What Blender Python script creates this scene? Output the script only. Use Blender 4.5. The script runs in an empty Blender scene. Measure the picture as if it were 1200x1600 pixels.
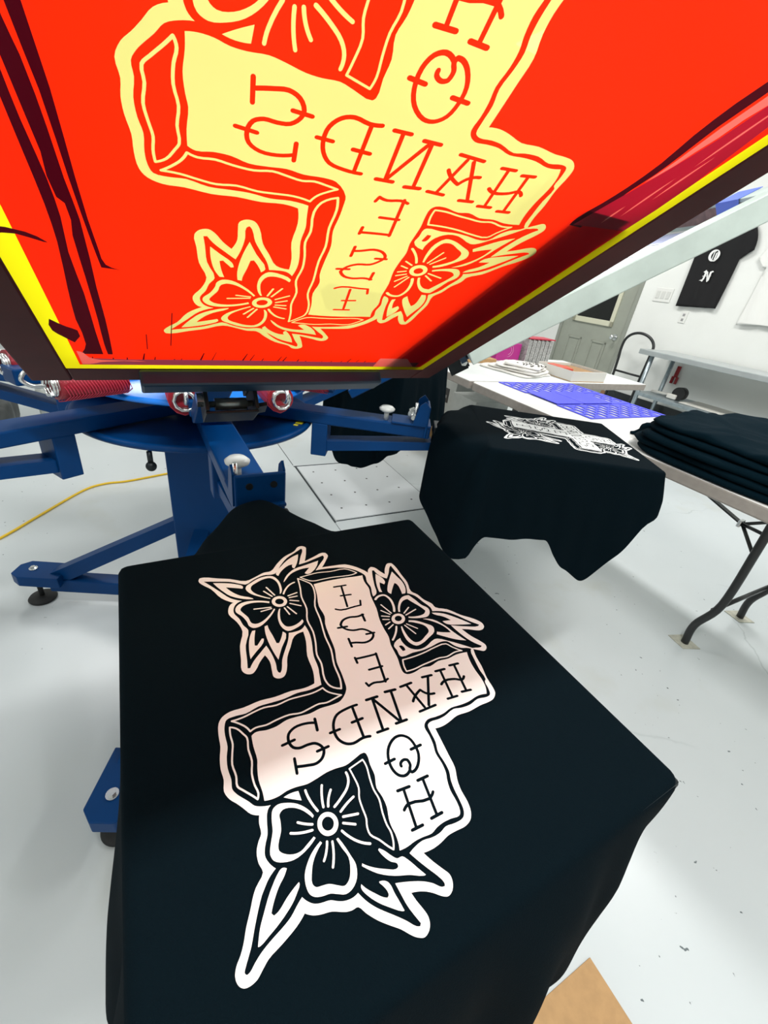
import bpy, bmesh, math, random
from mathutils import Matrix, Vector
from mathutils.geometry import delaunay_2d_cdt
random.seed(7)
PI = math.pi
sc = bpy.context.scene
COL = sc.collection

# ------------------------------------------------------------------ camera, light, exposure
cd = bpy.data.cameras.new('camera'); cam = bpy.data.objects.new('camera', cd); COL.objects.link(cam)
cd.sensor_fit = 'HORIZONTAL'; cd.sensor_width = 36.0
cd.lens = 36.0 * 664.42 / 1200.0
cd.clip_start = 0.02; cd.clip_end = 60
cr = (0.98919566, 0.07114459, 0.12818132)
cdn = (0.14660152, -0.48004907, -0.86490513)
cf = (0.0, 0.87435195, -0.48529235)
cam.matrix_world = Matrix(((cr[0], -cdn[0], -cf[0], 0), (cr[1], -cdn[1], -cf[1], 0), (cr[2], -cdn[2], -cf[2], 1.19), (0, 0, 0, 1)))
sc.camera = cam
sc.view_settings.view_transform = 'Standard'; sc.view_settings.look = 'None'
sc.view_settings.gamma = 1.0; sc.view_settings.use_curve_mapping = False
sc.view_settings.exposure = 0.16
w = bpy.data.worlds.new('world'); sc.world = w; w.use_nodes = True
w.node_tree.nodes['Background'].inputs[0].default_value = (0.9, 0.95, 1.0, 1)
w.node_tree.nodes['Background'].inputs[1].default_value = 0.3

# room frame: x = along the tables (s), y = towards the door wall (d); press frame: x = outward along the platen
RM = Matrix(((0.515, 0.857, 0, 0), (-0.857, 0.515, 0, 0), (0, 0, 1, 0), (0, 0, 0, 1)))
AU = math.atan2(-0.845, 0.535)
PC = Vector((-0.602, 1.1853, 0))
HUB = Vector((-0.5767, 1.2013, 0))
def TR(v): return Matrix.Translation(v)
def RZ(a): return Matrix.Rotation(a, 4, 'Z')
MA = TR(PC) @ RZ(AU)
MB_ = TR(PC) @ RZ(math.radians(58.71)) @ RZ(AU)
def station(deg): return TR(HUB) @ RZ(math.radians(deg)) @ RZ(AU) @ TR((0, -0.03, 0))
ex = Vector((0.44350, -0.71921, 0.53481)).normalized(); ey = Vector((0.844489, 0.535443, 0.019722)).normalized()
n_ = ex.cross(ey).normalized(); ey = n_.cross(ex)
SA = Matrix(((ex.x, ey.x, n_.x, -0.542598), (ex.y, ey.y, n_.y, 1.100544), (ex.z, ey.z, n_.z, 0.641484), (0, 0, 0, 1)))
SB = TR(PC) @ RZ(math.radians(58.71)) @ TR(-PC) @ SA @ TR((.757, 0, 0)) @ Matrix.Rotation(math.radians(-1.9), 4, 'Y') @ TR((-.757, 0, 0))

def lamp(name, s, d, z, sx, sy, power, rot=0, col=(1, 0.98, 0.95), M=RM):
    L = bpy.data.lights.new(name, 'AREA'); L.shape = 'RECTANGLE'; L.size = sx; L.size_y = sy; L.energy = power; L.color = col
    o = bpy.data.objects.new(name, L); COL.objects.link(o)
    o.matrix_world = M @ TR((s, d, z)) @ RZ(rot)
    return o
CEIL = 3.1
LIGHTS = []
H1 = TR(Vector((.508, -.006, 0))) @ RZ(AU + PI / 2)
LD = [(H1, 0, 0, 1.2, .12, 56), (RM, -3.6, 3.4, 1.2, .5, 38), (RM, -3.8, -.6, 1.2, .5, 26), (RM, -1.0, 3.2, 1.2, .3, 50), (RM, 1.6, -1.6, 1.2, .5, 14), (RM, -1.0, -2.2, 1.2, .5, 20)]  # key strip placed from the shadow edge; the rest are added unseen fills
LLAB = ['long strip light on the ceiling above the nearest black shirt', 'white fill light added to the ceiling near the grey door', 'white fill light added to the ceiling behind the press', 'white fill light added above the steel work table', 'white fill light added behind the camera', 'white fill light added left of the press']

for i, (M, a, b, sx, sy, pw) in enumerate(LD):
    lamp('key_fill_lamp', a, b, CEIL - 0.075, sx, sy, pw, M=M)

# ------------------------------------------------------------------ materials
MATS = {}
def mat(name, col, rough=0.5, metal=0.0, noise=0.0, nscale=20, bump=0.0, bscale=200, spec=0.5, sheen=0.0, emit=None, coat=0.0, col2=None):
    if name in MATS: return MATS[name]
    m = bpy.data.materials.new(name); m.use_nodes = True; nt = m.node_tree; b = nt.nodes['Principled BSDF']
    b.inputs['Base Color'].default_value = (*col, 1); b.inputs['Roughness'].default_value = rough; b.inputs['Metallic'].default_value = metal
    b.inputs['Specular IOR Level'].default_value = spec; b.inputs['Sheen Weight'].default_value = sheen; b.inputs['Coat Weight'].default_value = coat
    if emit: b.inputs['Emission Color'].default_value = (*emit[0], 1); b.inputs['Emission Strength'].default_value = emit[1]
    tc = nt.nodes.new('ShaderNodeTexCoord')
    if noise or col2:
        nz = nt.nodes.new('ShaderNodeTexNoise'); nz.inputs['Scale'].default_value = nscale; nz.inputs['Detail'].default_value = 5
        nt.links.new(tc.outputs['Object'], nz.inputs['Vector'])
        rp = nt.nodes.new('ShaderNodeValToRGB'); rp.color_ramp.elements[0].position = 0.35; rp.color_ramp.elements[1].position = 0.65
        c2 = col2 or tuple(min(1, c * (1 + noise)) for c in col); c1 = col if col2 else tuple(c * (1 - noise) for c in col)
        rp.color_ramp.elements[0].color = (*c1, 1); rp.color_ramp.elements[1].color = (*c2, 1)
        nt.links.new(nz.outputs['Fac'], rp.inputs['Fac']); nt.links.new(rp.outputs['Color'], b.inputs['Base Color'])
    if bump:
        n2 = nt.nodes.new('ShaderNodeTexNoise'); n2.inputs['Scale'].default_value = bscale; n2.inputs['Detail'].default_value = 4
        nt.links.new(tc.outputs['Object'], n2.inputs['Vector'])
        bp = nt.nodes.new('ShaderNodeBump'); bp.inputs['Strength'].default_value = bump; bp.inputs['Distance'].default_value = 0.002
        nt.links.new(n2.outputs['Fac'], bp.inputs['Height']); nt.links.new(bp.outputs['Normal'], b.inputs['Normal'])
    MATS[name] = m; return m
def trans_mat(name, col, clear=0.0, gloss=0.06, dcol=None, tint=None, noise=0.0):
    if name in MATS: return MATS[name]
    m = bpy.data.materials.new(name); m.use_nodes = True; nt = m.node_tree; N = nt.nodes; L = nt.links
    for x in list(N): N.remove(x)
    out = N.new('ShaderNodeOutputMaterial'); t = N.new('ShaderNodeBsdfTranslucent'); t.inputs[0].default_value = (*col, 1)
    d = N.new('ShaderNodeBsdfDiffuse'); d.inputs[0].default_value = (*(dcol or col), 1)
    if noise:
        tc = N.new('ShaderNodeTexCoord'); nz = N.new('ShaderNodeTexNoise'); nz.inputs['Scale'].default_value = 9; nz.inputs['Detail'].default_value = 6
        L.new(tc.outputs['Object'], nz.inputs['Vector']); rp = N.new('ShaderNodeValToRGB')
        rp.color_ramp.elements[0].color = (*[c * (1 - noise) for c in col], 1); rp.color_ramp.elements[1].color = (*col, 1)
        L.new(nz.outputs['Fac'], rp.inputs['Fac']); L.new(rp.outputs['Color'], t.inputs[0])
    mx = N.new('ShaderNodeMixShader'); mx.inputs[0].default_value = 0.15; L.new(t.outputs[0], mx.inputs[1]); L.new(d.outputs[0], mx.inputs[2])
    g = N.new('ShaderNodeBsdfGlossy'); g.inputs['Roughness'].default_value = 0.22; m2 = N.new('ShaderNodeMixShader'); m2.inputs[0].default_value = gloss
    L.new(mx.outputs[0], m2.inputs[1]); L.new(g.outputs[0], m2.inputs[2]); last = m2
    if clear:
        tr = N.new('ShaderNodeBsdfTransparent'); tr.inputs[0].default_value = (*(tint or col), 1)
        m3 = N.new('ShaderNodeMixShader'); m3.inputs[0].default_value = clear; L.new(m2.outputs[0], m3.inputs[1]); L.new(tr.outputs[0], m3.inputs[2]); last = m3
    L.new(last.outputs[0], out.inputs[0]); MATS[name] = m; return m
def floor_mat():
    m = mat('painted_floor', (0.66, 0.71, 0.73), 0.32, bump=0.12, bscale=6)
    nt = m.node_tree; N = nt.nodes; L = nt.links; b = N['Principled BSDF']
    tc = N.new('ShaderNodeTexCoord')
    def nz(scale, det=4):
        n = N.new('ShaderNodeTexNoise'); n.inputs['Scale'].default_value = scale; n.inputs['Detail'].default_value = det; L.new(tc.outputs['Object'], n.inputs['Vector']); return n
    def ramp(src, p0, p1, c0, c1):
        r = N.new('ShaderNodeValToRGB'); r.color_ramp.elements[0].position = p0; r.color_ramp.elements[1].position = p1
        r.color_ramp.elements[0].color = c0; r.color_ramp.elements[1].color = c1; L.new(src, r.inputs['Fac']); return r
    base = ramp(nz(1.1).outputs['Fac'], 0.3, 0.7, (0.58, 0.635, 0.65, 1), (0.655, 0.70, 0.71, 1))
    st = ramp(nz(2.3, 8).outputs['Fac'], 0.60, 0.75, (0, 0, 0, 1), (0.5, 0.5, 0.5, 1))
    mx = N.new('ShaderNodeMixRGB'); L.new(st.outputs['Color'], mx.inputs['Fac']); L.new(base.outputs['Color'], mx.inputs[1]); mx.inputs[2].default_value = (0.52, 0.53, 0.45, 1)
    # small scuffs and specks
    sp = ramp(nz(55, 2).outputs['Fac'], 0.735, 0.76, (0, 0, 0, 1), (1, 1, 1, 1)); zn = ramp(nz(1.7, 3).outputs['Fac'], 0.5, 0.56, (0, 0, 0, 1), (1, 1, 1, 1))
    ml = N.new('ShaderNodeMath'); ml.operation = 'MULTIPLY'; L.new(sp.outputs['Color'], ml.inputs[0]); L.new(zn.outputs['Color'], ml.inputs[1])
    m2 = N.new('ShaderNodeMixRGB'); L.new(ml.outputs[0], m2.inputs['Fac']); L.new(mx.outputs[0], m2.inputs[1]); m2.inputs[2].default_value = (0.12, 0.15, 0.16, 1)
    # hairline cracks
    vo = N.new('ShaderNodeTexVoronoi'); vo.feature = 'DISTANCE_TO_EDGE'; vo.inputs['Scale'].default_value = 0.9
    wz = nz(4, 5); va = N.new('ShaderNodeMixRGB'); va.inputs['Fac'].default_value = 0.12; L.new(tc.outputs['Object'], va.inputs[1]); L.new(wz.outputs['Color'], va.inputs[2]); L.new(va.outputs[0], vo.inputs['Vector'])
    ck = ramp(vo.outputs['Distance'], 0.0015, 0.004, (0.6, 0.6, 0.6, 1), (0, 0, 0, 1)); zc = ramp(nz(1.3, 3).outputs['Fac'], 0.52, 0.6, (0, 0, 0, 1), (1, 1, 1, 1))
    mc = N.new('ShaderNodeMath'); mc.operation = 'MULTIPLY'; L.new(ck.outputs['Color'], mc.inputs[0]); L.new(zc.outputs['Color'], mc.inputs[1])
    m3 = N.new('ShaderNodeMixRGB'); L.new(mc.outputs[0], m3.inputs['Fac']); L.new(m2.outputs[0], m3.inputs[1]); m3.inputs[2].default_value = (0.35, 0.4, 0.4, 1)
    L.new(m3.outputs[0], b.inputs['Base Color'])
    return m
FLOOR = floor_mat()
WALL = mat('wall_paint', (0.80, 0.82, 0.79), 0.6, noise=0.04, nscale=1.5, bump=0.3, bscale=60)
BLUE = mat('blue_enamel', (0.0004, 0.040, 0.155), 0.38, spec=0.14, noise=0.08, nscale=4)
BLUE_LIT = mat('lit_blue_enamel', (0.002, 0.20, 0.80), 0.3, coat=0.1)  # upper turntable's lit look is put into a brighter copy of the blue
DSTEEL = mat('dark_steel', (0.012, 0.017, 0.020), 0.4, 0.3, spec=0.3)
STEEL = mat('bright_steel', (0.72, 0.74, 0.74), 0.25, 1.0)
GALV = mat('galvanised_steel', (0.34, 0.40, 0.43), 0.35, 0.7, noise=0.12, nscale=30)
ALU = mat('aluminium', (0.55, 0.64, 0.60), 0.45, 0.1, noise=0.08, nscale=14, bump=0.1)
WOODF = mat('coated_frame', (0.060, 0.009, 0.008), 0.5, spec=0.15, noise=0.2, nscale=12)
SHIRT = mat('black_cotton', (0.0014, 0.0055, 0.0085), 0.95, spec=0.05, bump=0.35, bscale=900)
INK = mat('white_ink', (0.84, 0.85, 0.84), 0.55, spec=0.3)
TABLE = mat('table_plastic', (0.83, 0.83, 0.80), 0.4, bump=0.1, bscale=150)
TABLEG = mat('speckled_table_plastic', (0.72, 0.76, 0.75), 0.45, noise=0.08, nscale=3, bump=0.1, bscale=150)
EDGE = mat('shaded_table_edge', (0.33, 0.30, 0.27), 0.6, noise=0.06, nscale=40)  # table sides darker: their shade is put into this colour
LEGB = mat('black_powder_coat', (0.014, 0.016, 0.017), 0.35)
RUBBER = mat('black_rubber', (0.012, 0.013, 0.014), 0.7)
CARD = mat('cardboard', (0.48, 0.29, 0.13), 0.8, noise=0.06, nscale=50, bump=0.2, bscale=90)
KNOBW = mat('white_knob_plastic', (0.62, 0.64, 0.62), 0.35)
BLK = mat('black_plastic', (0.01, 0.01, 0.011), 0.4)
EMUL = trans_mat('red_emulsion', (0.98, 0.020, 0.001), gloss=0.008, dcol=(0.62, 0.012, 0.03))
MESHY = trans_mat('yellow_mesh', (0.78, 0.73, 0.23), clear=0.22, gloss=0.02, dcol=(0.75, 0.70, 0.25), tint=(0.9, 0.85, 0.25))
STRIPE = trans_mat('bare_yellow_mesh', (1.0, 0.95, 0.01), clear=0.10, gloss=0.0, dcol=(0.9, 0.75, 0.01), tint=(1, 0.9, 0.02))
INK_SHADE = trans_mat('dried_ink_and_shade', (0.05, 0.001, 0.005), gloss=0.012, dcol=(0.03, 0.003, 0.006))
TAPE = trans_mat('translucent_tape', (0.26, 0.035, 0.06), gloss=0.05, dcol=(0.12, 0.02, 0.03))
TAPEC = trans_mat('clear_tape', (0.9, 0.12, 0.09), gloss=0.06, dcol=(0.5, 0.20, 0.20))
REDD = trans_mat('deep_red_tape', (0.36, 0.004, 0.018), gloss=0.02, dcol=(0.35, 0.006, 0.03))
MESHW = mat('white_mesh', (0.92, 0.93, 0.95), 0.5)
FILMB = mat('blue_film', (0.56, 0.62, 0.90), 0.3)

# ------------------------------------------------------------------ mesh helpers
class MB:
    """collects shapes in one bmesh, given in a frame M"""
    def __init__(s, M=None): s.b = bmesh.new(); s.M = M or Matrix()
    def _x(s, vs, M): 
        for v in vs: v.co = s.M @ M @ v.co
    def box(s, lo, hi, bev=0.0, M=None):
        t = bmesh.new(); bmesh.ops.create_cube(t, size=1)
        c = [(a + b) / 2 for a, b in zip(lo, hi)]; d = [b - a for a, b in zip(lo, hi)]
        for v in t.verts: v.co = Vector((v.co.x * d[0] + c[0], v.co.y * d[1] + c[1], v.co.z * d[2] + c[2]))
        if bev: bmesh.ops.bevel(t, geom=t.edges[:], offset=bev, segments=2, affect='EDGES', profile=0.5)
        s.add(t, M); return s
    def add(s, t, M=None):
        M = s.M @ (M or Matrix()); mp = {}
        for v in t.verts: mp[v] = s.b.verts.new(M @ v.co)
        for f in t.faces:
            try: g = s.b.faces.new([mp[v] for v in f.verts]); g.material_index = f.material_index; g.smooth = f.smooth
            except ValueError: pass
        t.free(); return s
    def cyl(s, p, q, r, r2=None, seg=20, smooth=True, M=None):
        p = Vector(p); q = Vector(q); d = q - p; t = bmesh.new()
        bmesh.ops.create_cone(t, cap_ends=True, segments=seg, radius1=r, radius2=r if r2 is None else r2, depth=d.length)
        for f in t.faces: f.smooth = smooth and len(f.verts) == 4
        R = d.to_track_quat('Z', 'Y').to_matrix().to_4x4(); s.add(t, (M or Matrix()) @ TR((p + q) / 2) @ R); return s
    def prism(s, pts, z0, z1, M=None, bev=0):
        t = bmesh.new(); a = [t.verts.new((x, y, z0)) for x, y in pts]; b = [t.verts.new((x, y, z1)) for x, y in pts]; n = len(pts)
        t.faces.new(a[::-1]); t.faces.new(b)
        for i in range(n): t.faces.new((a[i], a[(i + 1) % n], b[(i + 1) % n], b[i]))
        bmesh.ops.recalc_face_normals(t, faces=t.faces[:])
        if bev: bmesh.ops.bevel(t, geom=t.edges[:], offset=bev, segments=2, affect='EDGES', profile=0.5)
        s.add(t, M); return s
    def ball(s, c, r, sc_=(1, 1, 1), M=None, seg=20):
        t = bmesh.new(); bmesh.ops.create_uvsphere(t, u_segments=seg, v_segments=seg // 2, radius=r)
        for v in t.verts: v.co = Vector((v.co.x * sc_[0] + c[0], v.co.y * sc_[1] + c[1], v.co.z * sc_[2] + c[2]))
        for f in t.faces: f.smooth = True
        s.add(t, M); return s
    def tube(s, pts, r, seg=12, closed=False, M=None, sub=4, flat=None):
        P = [Vector(p) for p in pts]
        if sub > 1: P = [Vector(p) for p in spline3(P, sub, closed)]
        t = bmesh.new(); rings = []; n = len(P); up = Vector((0, 0, 1)); prev = None
        for i in range(n):
            if closed: d = P[(i + 1) % n] - P[i - 1]
            else: d = P[min(i + 1, n - 1)] - P[max(i - 1, 0)]
            d.normalize()
            if prev is None: a = d.orthogonal().normalized()
            else: a = (prev - d * prev.dot(d)).normalized()
            prev = a; b = d.cross(a); rr = r(i / (n - 1)) if callable(r) else r
            rings.append([t.verts.new(P[i] + a * math.cos(k * 2 * PI / seg) * rr + b * math.sin(k * 2 * PI / seg) * rr) for k in range(seg)])
        for i in range(n if closed else n - 1):
            A, B = rings[i], rings[(i + 1) % n]
            for k in range(seg):
                f = t.faces.new((A[k], A[(k + 1) % seg], B[(k + 1) % seg], B[k])); f.smooth = True
        if not closed: t.faces.new(rings[0][::-1]); t.faces.new(rings[-1])
        s.add(t, M); return s
    def lathe(s, prof, seg=40, M=None, smooth=True):
        t = bmesh.new(); R = []
        for r, z in prof: R.append([t.verts.new((r * math.cos(k * 2 * PI / seg), r * math.sin(k * 2 * PI / seg), z)) for k in range(seg)])
        for A, B in zip(R, R[1:]):
            for k in range(seg): f = t.faces.new((A[k], A[(k + 1) % seg], B[(k + 1) % seg], B[k])); f.smooth = smooth
        t.faces.new(R[0][::-1]); t.faces.new(R[-1]); s.add(t, M); return s
    def out(s, name, m, parent=None, mods=None, **kw):
        me = bpy.data.meshes.new(name); bmesh.ops.recalc_face_normals(s.b, faces=s.b.faces[:]) if not kw.pop('keep', 0) else None
        o = bpy.data.objects.new(name, me); COL.objects.link(o)
        L = Vector((0, 0, 0))
        if parent is not None:
            p = parent
            while p is not None: L = L + Vector(p.location); p = p.parent
        elif kw.get('origin'): L = Vector(kw.pop('origin'))
        else:
            vs = [v.co for v in s.b.verts]; L = Vector(((min(v.x for v in vs) + max(v.x for v in vs)) / 2, (min(v.y for v in vs) + max(v.y for v in vs)) / 2, min(v.z for v in vs)))
        kw.pop('origin', None)
        for v in s.b.verts: v.co = v.co - L
        s.b.to_mesh(me); s.b.free()
        if parent is None: o.location = L
        o.parent = parent
        for x in (m if isinstance(m, (list, tuple)) else [m]): me.materials.append(x)
        for k, v in kw.items(): o[k] = v
        return o
def thing(name, label, cat, loc, group=None):
    o = bpy.data.objects.new(name, None); o.empty_display_size = 0.1; COL.objects.link(o); o.location = loc
    o['label'] = label; o['category'] = cat
    if group: o['group'] = group
    return o
def W(M, p): return tuple(M @ Vector(p))
def spline3(P, sub=4, closed=False):
    n = len(P); out = []
    if n < 3: return P
    for i in range(n if closed else n - 1):
        p0 = P[(i - 1) % n] if (closed or i > 0) else P[0] * 2 - P[1]; p1 = P[i]; p2 = P[(i + 1) % n]
        p3 = P[(i + 2) % n] if (closed or i + 2 < n) else P[-1] * 2 - P[-2]
        for k in range(sub):
            t = k / sub
            out.append(0.5 * ((2 * p1) + (p2 - p0) * t + (2 * p0 - 5 * p1 + 4 * p2 - p3) * t * t + (3 * p1 - p0 - 3 * p2 + p3) * t ** 3))
    if not closed: out.append(P[-1])
    return out
def smooth_poly(P, sub=3, closed=True, ang=62):
    """Catmull-Rom through 2D points, kept sharp where the outline turns hard"""
    P = [Vector(p) for p in P]; n = len(P); T = []
    for i in range(n):
        if not closed and (i == 0 or i == n - 1): T.append(None); continue
        a = P[i] - P[i - 1]; b = P[(i + 1) % n] - P[i]
        T.append(None if a.length < 1e-6 or b.length < 1e-6 or a.angle(b) > math.radians(ang) else (a.normalized() * 0.5 + b.normalized() * 0.5))
    out = []
    for i in range(n if closed else n - 1):
        p, q = P[i], P[(i + 1) % n]; L = (q - p).length; d = q - p
        t0 = (T[i] * L) if T[i] is not None else d; t1 = (T[(i + 1) % n] * L) if T[(i + 1) % n] is not None else d
        if T[i] is None and T[(i + 1) % n] is not None: t0 = 2 * d - t1
        if T[i] is not None and T[(i + 1) % n] is None: t1 = 2 * d - t0
        k = sub if L > 0.0022 else 2
        if T[i] is None and T[(i + 1) % n] is None: k = 1
        for j in range(k):
            t = j / k; h = t * t * (3 - 2 * t)
            out.append(p * (2 * t ** 3 - 3 * t * t + 1) + t0 * (t ** 3 - 2 * t * t + t) + q * h + t1 * (t ** 3 - t * t))
    if not closed: out.append(P[-1])
    return out
def capsule(p, q, r):
    d = q - p
    if d.length < 1e-7: d = Vector((1, 0))
    a = math.atan2(d.y, d.x); o = []
    for k in range(5): o.append(q + Vector((math.cos(a - PI / 2 + k * PI / 4), math.sin(a - PI / 2 + k * PI / 4))) * r)
    for k in range(5): o.append(p + Vector((math.cos(a + PI / 2 + k * PI / 4), math.sin(a + PI / 2 + k * PI / 4))) * r)
    return o
def cdt(shapes):
    """shapes: (layer, points); returns verts and triangles with the topmost layer covering each"""
    V = []; F = []; LY = []; K = 1000.0
    for ly, pts in shapes:
        if sum(pts[k - 1][0] * pts[k][1] - pts[k][0] * pts[k - 1][1] for k in range(len(pts))) < 0: pts = list(pts)[::-1]
        i = len(V); V += [Vector((p[0] * K, p[1] * K)) for p in pts]; F.append(list(range(i, len(V)))); LY.append(ly)
    vs, es, fs, ov, oe, of = delaunay_2d_cdt(V, [], F, 1, 1e-4)
    tr = [(f, max(LY[k] for k in o)) for f, o in zip(fs, of) if o]
    return [(v.x / K, v.y / K) for v in vs], tr
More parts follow.
